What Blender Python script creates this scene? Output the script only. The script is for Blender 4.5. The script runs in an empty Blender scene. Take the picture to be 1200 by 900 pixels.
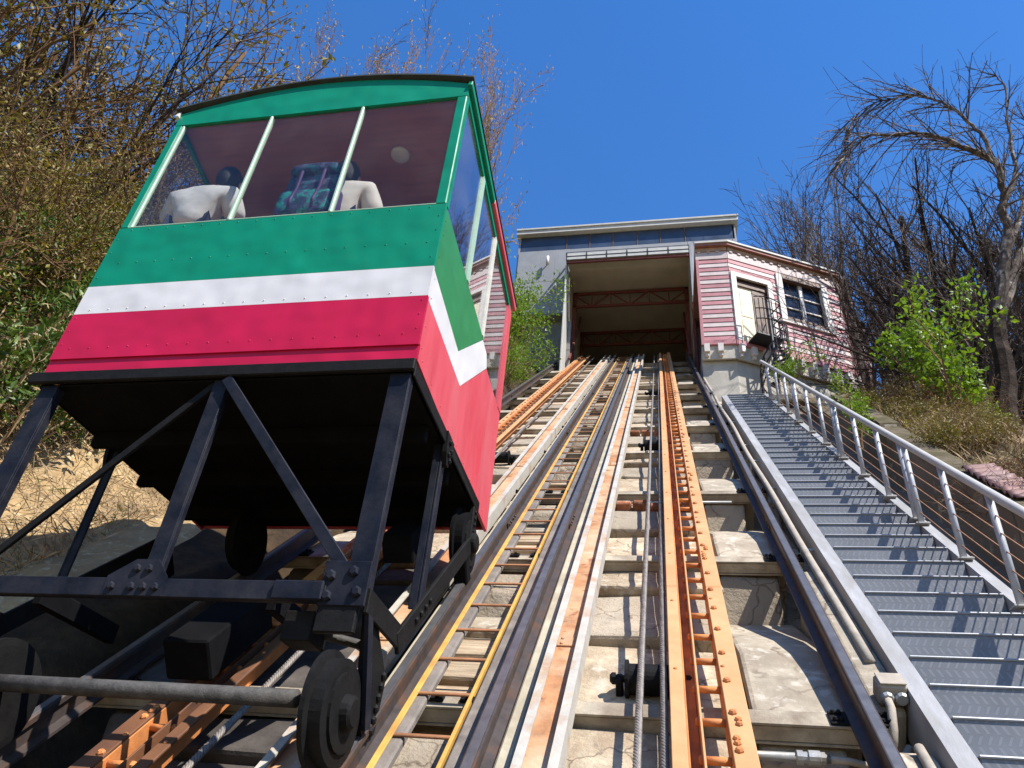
import bpy, math, random
import numpy as np
from mathutils import Matrix, Vector

random.seed(7)
S = 1.2                       # metres per modelling unit
R = math.radians
sc = bpy.context.scene
col = sc.collection

# ------------------------------------------------------------------ camera
CAMROT = np.array([[0.98148677, 0.0309855, -0.18900692],
                   [0.17172198, -0.57940949, 0.79674099],
                   [0.08482498, 0.81444739, 0.57400364]])
cam = bpy.data.cameras.new('camera')
camo = bpy.data.objects.new('camera', cam)
col.objects.link(camo)
m = Matrix.Identity(4)
for i in range(3):
    m[i][0] = CAMROT[i][0]; m[i][1] = CAMROT[i][1]; m[i][2] = -CAMROT[i][2]
camo.matrix_world = m
cam.sensor_width = 36; cam.lens = 27
cam.clip_start = 0.05; cam.clip_end = 3000
sc.camera = camo

# ------------------------------------------------------------------ sky, sun, exposure
TO_SUN = Vector((1.6, -0.98, 2.45)).normalized()
world = bpy.data.worlds.new('World'); sc.world = world
world.use_nodes = True
wn = world.node_tree.nodes; wl = world.node_tree.links
sky = wn.new('ShaderNodeTexSky'); sky.sky_type = 'NISHITA'; sky.sun_disc = False
sky.sun_elevation = math.asin(TO_SUN.z)
sky.sun_rotation = math.atan2(TO_SUN.x, TO_SUN.y)
sky.altitude = 500; sky.air_density = 2.0; sky.dust_density = 0.0; sky.ozone_density = 4.0
bg = wn['Background']; bg.inputs[1].default_value = 0.08
hs_ = wn.new('ShaderNodeHueSaturation'); hs_.inputs['Saturation'].default_value = 1.3
wl.new(sky.outputs[0], hs_.inputs['Color']); tint = wn.new('ShaderNodeMix'); tint.data_type = 'RGBA'; tint.blend_type = 'MULTIPLY'; tint.inputs[0].default_value = 1.0; tint.inputs[7].default_value = (0.88, 1.0, 1.36, 1)
wl.new(hs_.outputs[0], tint.inputs[6]); wl.new(tint.outputs[2], bg.inputs[0])
sun = bpy.data.lights.new('sun', 'SUN'); sun.energy = 4.8; sun.angle = R(0.5); sun.color = (1.0, 0.95, 0.87)
suno = bpy.data.objects.new('sun', sun); col.objects.link(suno)
suno.rotation_euler = (-TO_SUN).to_track_quat('-Z', 'Y').to_euler()
suno.location = TO_SUN * 40
vs = sc.view_settings
vs.view_transform = 'Standard'; vs.look = 'None'; vs.gamma = 1; vs.use_curve_mapping = False
vs.exposure = 0.72

# ------------------------------------------------------------------ slope frame
A42 = R(42.0); H = 1.9
ES = np.array([0, math.cos(A42), math.sin(A42)])
EN = np.array([0, -math.sin(A42), math.cos(A42)])
EX = np.array([1., 0, 0]); EY = np.array([0, 1., 0]); EZ = np.array([0, 0, 1.])
TRK = (EX, ES, EN)
def V(u, s, n): return EX * u + ES * s + EN * (n - H)
def plane_z(y): return 0.9004 * y - 2.557
def s_of_y(y, n=0.0): return (y - (n - H) * EN[1]) / ES[1]

# ------------------------------------------------------------------ materials
MATS = {}
def mat(name, c, rough=0.6, metal=0.0, var=0.18, scale=6.0, bump=0.15, bscale=40.0, c2=None, c2amt=0.5, c2scale=3.0, c2soft=0.08,
        spec=0.5, coat=0.0, stretch=None, c3=None, c3amt=0.35, c3scale=11.0, trans=0.0, objrand=0.0, bdist=0.02, bdet=6.0, crack=0.0, crackc=(0.17, 0.13, 0.095)):
    if name in MATS: return MATS[name]
    mt = bpy.data.materials.new(name); mt.use_nodes = True
    nt = mt.node_tree; N = nt.nodes; L = nt.links
    p = N['Principled BSDF']
    geo = N.new('ShaderNodeNewGeometry')
    src = geo.outputs['Position']
    if stretch:
        vm = N.new('ShaderNodeVectorMath'); vm.operation = 'MULTIPLY'
        vm.inputs[1].default_value = stretch; L.new(src, vm.inputs[0]); src = vm.outputs[0]
    def noise(sca, det=4.0, ro=0.6):
        t = N.new('ShaderNodeTexNoise'); t.inputs['Scale'].default_value = sca
        t.inputs['Detail'].default_value = det; t.inputs['Roughness'].default_value = ro
        L.new(src, t.inputs['Vector']); return t.outputs['Fac']
    def ramp(fac, a, b):
        r = N.new('ShaderNodeMapRange'); r.inputs[1].default_value = a; r.inputs[2].default_value = b
        L.new(fac, r.inputs[0]); return r.outputs[0]
    def mix(f, a, b):
        x = N.new('ShaderNodeMix'); x.data_type = 'RGBA'
        L.new(f, x.inputs[0])
        for sock, val in ((6, a), (7, b)):
            if hasattr(val, 'links'): L.new(val, x.inputs[sock])
            else: x.inputs[sock].default_value = (*val, 1)
        return x.outputs[2]
    lo = tuple(v * (1 - var) for v in c); hi = tuple(min(1, v * (1 + var)) for v in c)
    colr = mix(ramp(noise(scale), 0.3, 0.7), lo, hi)
    if c2:
        e = 0.5 + (0.5 - c2amt) * 0.5
        colr = mix(ramp(noise(c2scale, 6), e - c2soft, e + c2soft), colr, c2)
    if c3:
        e = 0.5 + (0.5 - c3amt) * 0.5
        colr = mix(ramp(noise(c3scale, 5), e - 0.05, e + 0.05), colr, c3)
    hgt = None
    if crack:
        ns = N.new('ShaderNodeTexNoise'); ns.inputs['Scale'].default_value = 6.0; ns.inputs['Detail'].default_value = 4; L.new(src, ns.inputs['Vector'])
        va = N.new('ShaderNodeVectorMath'); va.operation = 'MULTIPLY_ADD'; va.inputs[1].default_value = (0.22, 0.22, 0.22); L.new(ns.outputs['Color'], va.inputs[0]); L.new(src, va.inputs[2])
        vo = N.new('ShaderNodeTexVoronoi'); vo.feature = 'DISTANCE_TO_EDGE'; vo.inputs['Scale'].default_value = crack; L.new(va.outputs[0], vo.inputs['Vector'])
        line = ramp(vo.outputs['Distance'], 0.0, 0.03)
        msk = ramp(noise(1.7, 3), 0.42, 0.55)
        mx = N.new('ShaderNodeMath'); mx.operation = 'MAXIMUM'; L.new(line, mx.inputs[0]); L.new(msk, mx.inputs[1]); hgt = mx.outputs[0]
        colr = mix(hgt, crackc, colr)
    if objrand:
        oi = N.new('ShaderNodeObjectInfo')
        hs = N.new('ShaderNodeHueSaturation')
        L.new(ramp(oi.outputs['Random'], 0, 1), hs.inputs['Fac']); hs.inputs['Fac'].default_value = 1
        nt.links.remove(hs.inputs['Fac'].links[0])
        r = N.new('ShaderNodeMapRange'); r.inputs[3].default_value = 1 - objrand; r.inputs[4].default_value = 1 + objrand
        L.new(oi.outputs['Random'], r.inputs[0]); L.new(r.outputs[0], hs.inputs['Value'])
        L.new(colr, hs.inputs['Color']); colr = hs.outputs[0]
    L.new(colr, p.inputs['Base Color'])
    p.inputs['Metallic'].default_value = metal
    p.inputs['Specular IOR Level'].default_value = spec
    if coat: p.inputs['Coat Weight'].default_value = coat; p.inputs['Coat Roughness'].default_value = 0.12
    rr = N.new('ShaderNodeMapRange'); rr.inputs[3].default_value = max(0.02, rough - 0.1); rr.inputs[4].default_value = min(1, rough + 0.12)
    L.new(noise(scale * 2.3), rr.inputs[0]); L.new(rr.outputs[0], p.inputs['Roughness'])
    if bump:
        b = N.new('ShaderNodeBump'); b.inputs['Strength'].default_value = bump; b.inputs['Distance'].default_value = bdist
        L.new(noise(bscale, bdet, 0.65), b.inputs['Height']); L.new(b.outputs[0], p.inputs['Normal'])
    if trans:
        out = N['Material Output']
        tb = N.new('ShaderNodeBsdfTranslucent'); ms = N.new('ShaderNodeMixShader'); ms.inputs[0].default_value = trans
        L.new(colr, tb.inputs[0]); L.new(p.outputs[0], ms.inputs[1]); L.new(tb.outputs[0], ms.inputs[2]); L.new(ms.outputs[0], out.inputs[0])
    MATS[name] = mt
    return mt

def glass_mat(name, tint=(0.8, 0.85, 0.9), refl=1.0, dirt=0.03):
    if name in MATS: return MATS[name]
    mt = bpy.data.materials.new(name); mt.use_nodes = True
    nt = mt.node_tree; N = nt.nodes; L = nt.links
    N.remove(N['Principled BSDF']); out = N['Material Output']
    tr = N.new('ShaderNodeBsdfTransparent'); tr.inputs[0].default_value = (*tint, 1)
    gl = N.new('ShaderNodeBsdfGlossy'); gl.inputs['Roughness'].default_value = 0.02; gl.inputs[0].default_value = (1, 1, 1, 1)
    lw = N.new('ShaderNodeLayerWeight'); lw.inputs[0].default_value = 0.5
    pw = N.new('ShaderNodeMath'); pw.operation = 'POWER'; pw.inputs[1].default_value = 5.0; L.new(lw.outputs['Facing'], pw.inputs[0])
    mul = N.new('ShaderNodeMath'); mul.operation = 'MULTIPLY_ADD'; mul.inputs[1].default_value = 0.92 * refl; mul.inputs[2].default_value = 0.04 * refl; mul.use_clamp = True
    L.new(pw.outputs[0], mul.inputs[0])
    ms = N.new('ShaderNodeMixShader'); L.new(mul.outputs[0], ms.inputs[0]); L.new(tr.outputs[0], ms.inputs[1]); L.new(gl.outputs[0], ms.inputs[2])
    df = N.new('ShaderNodeBsdfDiffuse'); df.inputs[0].default_value = (0.5, 0.5, 0.5, 1)
    ge = N.new('ShaderNodeNewGeometry'); no = N.new('ShaderNodeTexNoise'); no.inputs['Scale'].default_value = 2.5; no.inputs['Detail'].default_value = 6
    L.new(ge.outputs['Position'], no.inputs['Vector'])
    mr = N.new('ShaderNodeMapRange'); mr.inputs[1].default_value = 0.4; mr.inputs[2].default_value = 0.75; mr.inputs[4].default_value = dirt * 2
    L.new(no.outputs['Fac'], mr.inputs[0])
    m2 = N.new('ShaderNodeMixShader'); L.new(mr.outputs[0], m2.inputs[0]); L.new(ms.outputs[0], m2.inputs[1]); L.new(df.outputs[0], m2.inputs[2])
    L.new(m2.outputs[0], out.inputs[0])
    MATS[name] = mt; return mt

def plate_mat(name, c):
    """grey steel with a raised herringbone tread pattern"""
    mt = mat(name, c, rough=0.5, metal=0.0, var=0.12, scale=5, bump=0.0, c2=tuple(v * 0.75 for v in c), c2amt=0.35, c2scale=2.0, c2soft=0.2)
    nt = mt.node_tree; N = nt.nodes; L = nt.links; p = N['Principled BSDF']
    geo = N.new('ShaderNodeNewGeometry')
    sep = N.new('ShaderNodeSeparateXYZ'); L.new(geo.outputs['Position'], sep.inputs[0])
    def math_(op, a, b=None):
        x = N.new('ShaderNodeMath'); x.operation = op
        for k, v in ((0, a), (1, b)):
            if v is None: continue
            if hasattr(v, 'links'): L.new(v, x.inputs[k])
            else: x.inputs[k].default_value = v
        return x.outputs[0]
    # use x and z (risers) : dashes alternating by row
    P = 0.05
    row = math_('FLOOR', math_('DIVIDE', sep.outputs[2], P))
    par = math_('MULTIPLY', math_('SUBTRACT', math_('MODULO', math_('ABSOLUTE', row), 2.0), 0.5), 2.0)
    diag = math_('ADD', sep.outputs[0], math_('MULTIPLY', math_('MULTIPLY', sep.outputs[2], par), 0.55))
    w = math_('ABSOLUTE', math_('SUBTRACT', math_('FRACT', math_('DIVIDE', diag, P * 0.9)), 0.5))
    z = math_('ABSOLUTE', math_('SUBTRACT', math_('FRACT', math_('DIVIDE', sep.outputs[2], P)), 0.5))
    h = math_('MULTIPLY', math_('LESS_THAN', w, 0.17), math_('LESS_THAN', z, 0.4))
    old = p.inputs['Base Color'].links[0].from_socket
    wx = N.new('ShaderNodeMix'); wx.data_type = 'RGBA'; wx.inputs[7].default_value = (*[min(1, v * 1.75) for v in c], 1)
    hw = math_('MULTIPLY', h, 0.28); L.new(hw, wx.inputs[0]); L.new(old, wx.inputs[6]); L.new(wx.outputs[2], p.inputs['Base Color'])
    b = N.new('ShaderNodeBump'); b.inputs['Strength'].default_value = 1.0; b.inputs['Distance'].default_value = 0.01
    L.new(h, b.inputs['Height']); L.new(b.outputs[0], p.inputs['Normal'])
    return mt

M_conc = mat('concrete', (0.45, 0.39, 0.3), crack=1.5, rough=0.9, var=0.22, scale=3.5, bump=0.55, bscale=18, c2=(0.27, 0.22, 0.165), c2amt=0.38, c2scale=2.6, c2soft=0.2, c3=(0.52, 0.47, 0.39), c3amt=0.3, c3scale=9, spec=0.2, objrand=0.12)
M_rubble = mat('rough concrete', (0.5, 0.415, 0.3), crack=3.2, rough=0.95, var=0.3, scale=7, bump=1.0, bscale=16, c2=(0.33, 0.235, 0.155), c2amt=0.4, c2scale=4, c2soft=0.15, c3=(0.55, 0.48, 0.38), c3amt=0.3, c3scale=8, spec=0.15, objrand=0.14)
M_blockface = mat('grey concrete', (0.4, 0.34, 0.265), crack=2.4, rough=0.95, var=0.25, scale=6, bump=0.9, bscale=26, c2=(0.26, 0.21, 0.155), c2amt=0.35, c2scale=3, c2soft=0.2, spec=0.15, objrand=0.12)
M_brick = mat('red brick', (0.28, 0.11, 0.06), rough=0.95, var=0.35, scale=12, bump=0.8, bscale=30, c2=(0.4, 0.3, 0.22), c2amt=0.3, c2scale=7, spec=0.1, objrand=0.3)
M_timber = mat('weathered timber', (0.46, 0.36, 0.25), rough=0.9, var=0.3, scale=8, bump=0.7, bscale=22, stretch=(0.35, 3, 3), c2=(0.27, 0.185, 0.115), c2amt=0.35, c2scale=3, spec=0.15, objrand=0.18)
M_rail = mat('worn rail steel', (0.06, 0.048, 0.045), rough=0.5, metal=0.15, spec=0.3, var=0.3, scale=9, bump=0.12, bscale=40, c2=(0.10, 0.055, 0.035), c2amt=0.35, c2scale=5)
M_railtop = mat('polished rail head', (0.17, 0.165, 0.17), rough=0.38, metal=0.6, var=0.2, scale=12, bump=0.05)
M_chanw = mat('white painted steel', (0.43, 0.4, 0.35), rough=0.7, var=0.12, scale=8, bump=0.2, c2=(0.36, 0.2, 0.1), c2amt=0.3, c2scale=3.5, c3=(0.45, 0.38, 0.28), c3amt=0.25, c3scale=7)
M_rust = mat('rusty channel web', (0.42, 0.2, 0.09), rough=0.85, var=0.3, scale=6, bump=0.25, c2=(0.55, 0.42, 0.28), c2amt=0.4, c2scale=2.2, c2soft=0.15, c3=(0.25, 0.1, 0.05), c3amt=0.25, c3scale=9)
M_orange = mat('orange painted steel', (0.55, 0.31, 0.14), rough=0.6, var=0.12, scale=7, bump=0.1, c2=(0.5, 0.235, 0.085), c2amt=0.35, c2scale=2.5, c2soft=0.2)
M_orange2 = mat('orange rusty steel', (0.6, 0.22, 0.06), rough=0.75, var=0.25, scale=7, bump=0.2, c2=(0.36, 0.12, 0.04), c2amt=0.4, c2scale=3, c2soft=0.15)
M_rackshade = mat('shade toned orange steel', (0.2, 0.08, 0.03), rough=0.7, var=0.3, scale=6, bump=0.2, c2=(0.07, 0.03, 0.018), c2amt=0.45, c2scale=3, c2soft=0.15)  # the left rack's orange, darkened in colour for the shade under the car
M_yellow = mat('yellow painted steel', (0.56, 0.32, 0.07), rough=0.6, var=0.2, scale=7, bump=0.15, c2=(0.4, 0.18, 0.05), c2amt=0.3, c2scale=4)
M_rungs = mat('brown rung steel', (0.3, 0.13, 0.055), rough=0.7, var=0.3, scale=9, bump=0.1)
M_beam = mat('dirty cross beam', (0.4, 0.345, 0.26), rough=0.85, var=0.25, scale=6, bump=0.4, c2=(0.17, 0.12, 0.08), c2amt=0.4, c2scale=3.5, c2soft=0.15, objrand=0.12)
M_cable = mat('steel cable', (0.2, 0.175, 0.155), rough=0.55, metal=0.2, var=0.3, scale=20, bump=0.0)
M_black = mat('black grease steel', (0.009, 0.0085, 0.0085), rough=0.65, metal=0.0, spec=0.15, var=0.3, scale=10, bump=0.2)
M_navy = mat('blue black paint', (0.009, 0.011, 0.02), rough=0.5, var=0.35, scale=7, bump=0.15, c2=(0.03, 0.03, 0.036), c2amt=0.3, c2scale=6, c2soft=0.2, spec=0.12)
M_under = mat('black underside', (0.006, 0.006, 0.007), rough=0.9, spec=0.08, var=0.3, bump=0.1)
M_gal = mat('galvanised pipe', (0.42, 0.42, 0.41), rough=0.45, metal=0.5, var=0.2, scale=9, bump=0.08, c2=(0.3, 0.27, 0.22), c2amt=0.35, c2scale=4)
M_conduit = mat('dusty conduit', (0.36, 0.31, 0.25), rough=0.8, var=0.2, scale=8, bump=0.2)
M_stair = plate_mat('tread plate steel', (0.175, 0.185, 0.21))
M_strin = mat('grey painted steel', (0.33, 0.33, 0.34), rough=0.6, var=0.18, scale=5, bump=0.2, c2=(0.25, 0.24, 0.225), c2amt=0.4, c2scale=3, c2soft=0.15, stretch=(2.5, 0.6, 0.6))
M_nose = mat('worn nosing steel', (0.3, 0.31, 0.33), rough=0.45, metal=0.3, var=0.15, bump=0.05)
M_post = mat('light grey tube paint', (0.42, 0.44, 0.48), rough=0.4, var=0.1, scale=9, bump=0.05, c2=(0.42, 0.41, 0.41), c2amt=0.25, c2scale=6)
M_hrail = mat('pale grey handrail', (0.46, 0.44, 0.4), rough=0.45, var=0.1, scale=6, bump=0.05)
M_wire = mat('rusty wire', (0.32, 0.16, 0.085), rough=0.6, metal=0.4, var=0.3, scale=15, bump=0)
M_wall = mat('stained retaining concrete', (0.25, 0.205, 0.16), crack=1.0, rough=0.95, var=0.25, scale=3, bump=0.5, bscale=15, c2=(0.13, 0.105, 0.08), c2amt=0.45, c2scale=1.5, c2soft=0.2, c3=(0.36, 0.32, 0.27), c3amt=0.25, c3scale=5, spec=0.15)
M_dirt = mat('dry earth', (0.4, 0.28, 0.14), rough=1.0, var=0.3, scale=4, bump=1.0, bscale=11, c2=(0.31, 0.21, 0.105), c2amt=0.45, c2scale=2.5, c2soft=0.2, c3=(0.5, 0.39, 0.23), c3amt=0.3, c3scale=13, spec=0.1)
M_earth = mat('hill earth', (0.2, 0.145, 0.08), rough=1.0, var=0.35, scale=1.5, bump=0.8, bscale=6, c2=(0.09, 0.085, 0.035), c2amt=0.5, c2scale=0.6, c2soft=0.2, spec=0.1)
M_shoulder = mat('shade toned shoulder', (0.07, 0.045, 0.024), rough=1.0, var=0.4, scale=7, bump=1.0, bscale=20, c2=(0.03, 0.023, 0.018), c2amt=0.45, c2scale=3, c2soft=0.2, spec=0.1)  # shade beside the track is put into this dark ground colour
M_concshade = mat('shade toned concrete', (0.11, 0.095, 0.085), rough=0.9, var=0.3, scale=3.5, bump=0.5, bscale=18, c2=(0.035, 0.03, 0.027), c2amt=0.5, c2scale=2.2, c2soft=0.2, spec=0.2, objrand=0.15)  # concrete for the lower left bays, with the car's shadow in its colour
def paint(name, c, c2): return mat(name, c, rough=0.45, var=0.05, scale=3, bump=0.75, bscale=3.2, bdist=0.035, bdet=1.0, spec=0.3, c2=c2, c2amt=0.28, c2scale=2.2, c2soft=0.25)
M_green = paint('green car paint', (0.0, 0.225, 0.125), (0.0, 0.185, 0.1))
M_red = paint('crimson car paint', (0.5, 0.006, 0.052), (0.45, 0.006, 0.045))
M_redside = mat('paler crimson car paint', (0.6, 0.05, 0.075), rough=0.45, var=0.1, scale=4, bump=0.5, bscale=3.0, bdist=0.03, bdet=1.0, c2=(0.6, 0.13, 0.15), c2amt=0.35, c2scale=2.5, c2soft=0.25, stretch=(1.5, 1.5, 0.35))  # side and rear panels carry a paler, streaked red
M_greenside = mat('yellower green car paint', (0.02, 0.2, 0.06), rough=0.45, var=0.1, scale=4, bump=0.5, bscale=3.0, bdist=0.03, bdet=1.0)  # side panels and their rivets carry a yellower green
M_white = paint('white car paint', (0.66, 0.645, 0.655), (0.62, 0.61, 0.615))
M_mint = mat('pale green frame paint', (0.34, 0.5, 0.38), rough=0.5, var=0.1, scale=8, bump=0.1)
M_cream = mat('cream frame paint', (0.62, 0.6, 0.52), rough=0.5, var=0.1, scale=8, bump=0.1)
M_glass = glass_mat('car glass', (0.89, 0.88, 0.87), refl=0.6, dirt=0.01)
M_sideglass = glass_mat('side glass', (0.85, 0.86, 0.91), refl=1.5, dirt=0.03)
M_ceil = mat('red brown plywood', (0.36, 0.14, 0.08), rough=0.6, var=0.12, scale=3, bump=0.05, stretch=(0.6, 8, 1))
M_inner = mat('dark interior lining', (0.06, 0.05, 0.06), rough=0.7, var=0.2, bump=0.05)
M_rooftar = mat('dark roof sheet', (0.03, 0.035, 0.035), rough=0.8, var=0.3, bump=0.2)
M_lamp = mat('grey lamp disc', (0.6, 0.57, 0.55), rough=0.5, var=0.05, bump=0)
M_skin = mat('skin', (0.42, 0.24, 0.17), rough=0.55, var=0.06, bump=0.03)
M_hair = mat('black hair', (0.016, 0.013, 0.014), rough=0.45, var=0.4, scale=40, bump=0.5, bscale=120)
M_shirt = mat('pale blue shirt', (0.62, 0.64, 0.64), rough=0.9, var=0.15, scale=7, bump=1.0, bscale=4.0, bdist=0.035, bdet=1.5)
M_tee = mat('white shirt', (0.7, 0.68, 0.62), rough=0.9, var=0.1, scale=5, bump=1.0, bscale=4.0, bdist=0.03, bdet=1.5)
M_jean = mat('dark trousers', (0.03, 0.04, 0.08), rough=0.9, var=0.2, bump=0.3)
M_pack = mat('patterned backpack cloth', (0.015, 0.045, 0.11), rough=0.7, var=0.5, scale=9, bump=0.5, bscale=14, c2=(0.02, 0.3, 0.28), c2amt=0.42, c2scale=6, c2soft=0.03, c3=(0.07, 0.05, 0.17), c3amt=0.35, c3scale=9)
M_pack2 = mat('navy patterned flap', (0.03, 0.035, 0.1), rough=0.7, var=0.4, scale=9, bump=0.5, bscale=14, c2=(0.12, 0.12, 0.22), c2amt=0.36, c2scale=8, c2soft=0.03, c3=(0.02, 0.16, 0.22), c3amt=0.35, c3scale=12)
M_strap = mat('purple strap', (0.06, 0.03, 0.13), rough=0.7, var=0.2, bump=0.2)
M_pink = mat('pink plank paint', (0.42, 0.17, 0.19), rough=0.7, var=0.15, scale=5, bump=0.2, bscale=20, objrand=0.1, c2=(0.55, 0.25, 0.27), c2amt=0.3, c2scale=2, c2soft=0.2)
M_plank = mat('white plank paint', (0.56, 0.47, 0.45), rough=0.7, var=0.1, scale=5, bump=0.2, bscale=20, objrand=0.06)
M_trim = mat('white trim paint', (0.62, 0.57, 0.53), rough=0.6, var=0.08, bump=0.1)
M_ochre = mat('ochre board', (0.42, 0.25, 0.15), rough=0.7, var=0.2, bump=0.1)
M_roofred = mat('red roof edge', (0.3, 0.13, 0.1), rough=0.7, var=0.2, bump=0.1)
M_plaster = mat('grey plaster', (0.5, 0.47, 0.41), rough=0.9, var=0.2, scale=2, bump=0.3, bscale=14, c2=(0.34, 0.31, 0.27), c2amt=0.4, c2scale=1.6, c2soft=0.2)
M_door = mat('cream door', (0.72, 0.64, 0.45), rough=0.6, var=0.08, bump=0.1)
M_brown = mat('dark brown frame', (0.13, 0.07, 0.045), rough=0.6, var=0.2, bump=0.1)
M_winglass = mat('dark window glass', (0.02, 0.025, 0.04), rough=0.08, var=0.2, bump=0.0, spec=0.6)
M_sheet = mat('grey sheet cladding', (0.30, 0.31, 0.33), rough=0.55, var=0.12, scale=2, bump=0.12, bscale=5, c2=(0.25, 0.255, 0.27), c2amt=0.4, c2scale=1.2, c2soft=0.2)
M_sheetlow = mat('old grey concrete wall', (0.27, 0.26, 0.24), rough=0.9, var=0.2, scale=2.5, bump=0.3, bscale=12, c2=(0.18, 0.17, 0.155), c2amt=0.4, c2scale=1.8, c2soft=0.2)
M_blueglaze = mat('blue clerestory panel', (0.035, 0.055, 0.1), rough=0.35, var=0.35, scale=1.2, bump=0.03)
M_fascia = mat('pale roof fascia', (0.5, 0.49, 0.46), rough=0.6, var=0.1, bump=0.1)
M_truss = mat('oxide red truss', (0.14, 0.03, 0.022), rough=0.7, var=0.25, bump=0.15)
M_board = mat('beige ceiling board', (0.42, 0.36, 0.26), rough=0.8, var=0.12, scale=1.5, bump=0.05)
M_iron = mat('black wrought iron', (0.02, 0.02, 0.025), rough=0.5, metal=0.3, var=0.2, bump=0.05)
M_barkd = mat('dark bark', (0.035, 0.025, 0.02), rough=0.95, var=0.4, scale=9, bump=0.9, bscale=22, c2=(0.075, 0.055, 0.045), c2amt=0.35, c2scale=5, spec=0.1)
M_barkp = mat('pale bark', (0.1, 0.08, 0.07), rough=0.9, var=0.4, scale=8, bump=0.6, bscale=22, c2=(0.36, 0.31, 0.27), c2amt=0.3, c2scale=4, c2soft=0.06, spec=0.1)
M_twigg = mat('grey brown twigs', (0.1, 0.078, 0.068), rough=0.9, var=0.35, scale=3, bump=0, spec=0.1)
M_twig = mat('brown twigs', (0.17, 0.1, 0.05), rough=0.9, var=0.35, scale=3, bump=0, spec=0.1)
M_dry = mat('dry tan stalks', (0.4, 0.29, 0.17), rough=0.9, var=0.4, scale=4, bump=0, spec=0.1)
M_leafo = mat('olive leaves', (0.17, 0.145, 0.012), rough=0.55, var=0.5, scale=5, bump=0, trans=0.3, c2=(0.29, 0.22, 0.018), c2amt=0.35, c2scale=2.5)
M_leafd = mat('dark green leaves', (0.07, 0.125, 0.014), rough=0.45, var=0.5, scale=6, bump=0, trans=0.25, c2=(0.15, 0.21, 0.025), c2amt=0.38, c2scale=4)
M_leafg = mat('fresh green leaves', (0.16, 0.28, 0.012), rough=0.45, var=0.35, scale=6, bump=0, trans=0.45, c2=(0.22, 0.32, 0.015), c2amt=0.4, c2scale=5)
M_leafr = mat('reddish leaves', (0.3, 0.035, 0.02), rough=0.5, var=0.3, scale=6, bump=0, trans=0.3)
M_bud = mat('tan buds', (0.3, 0.2, 0.06), rough=0.7, var=0.4, scale=4, bump=0, trans=0.3)

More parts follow.
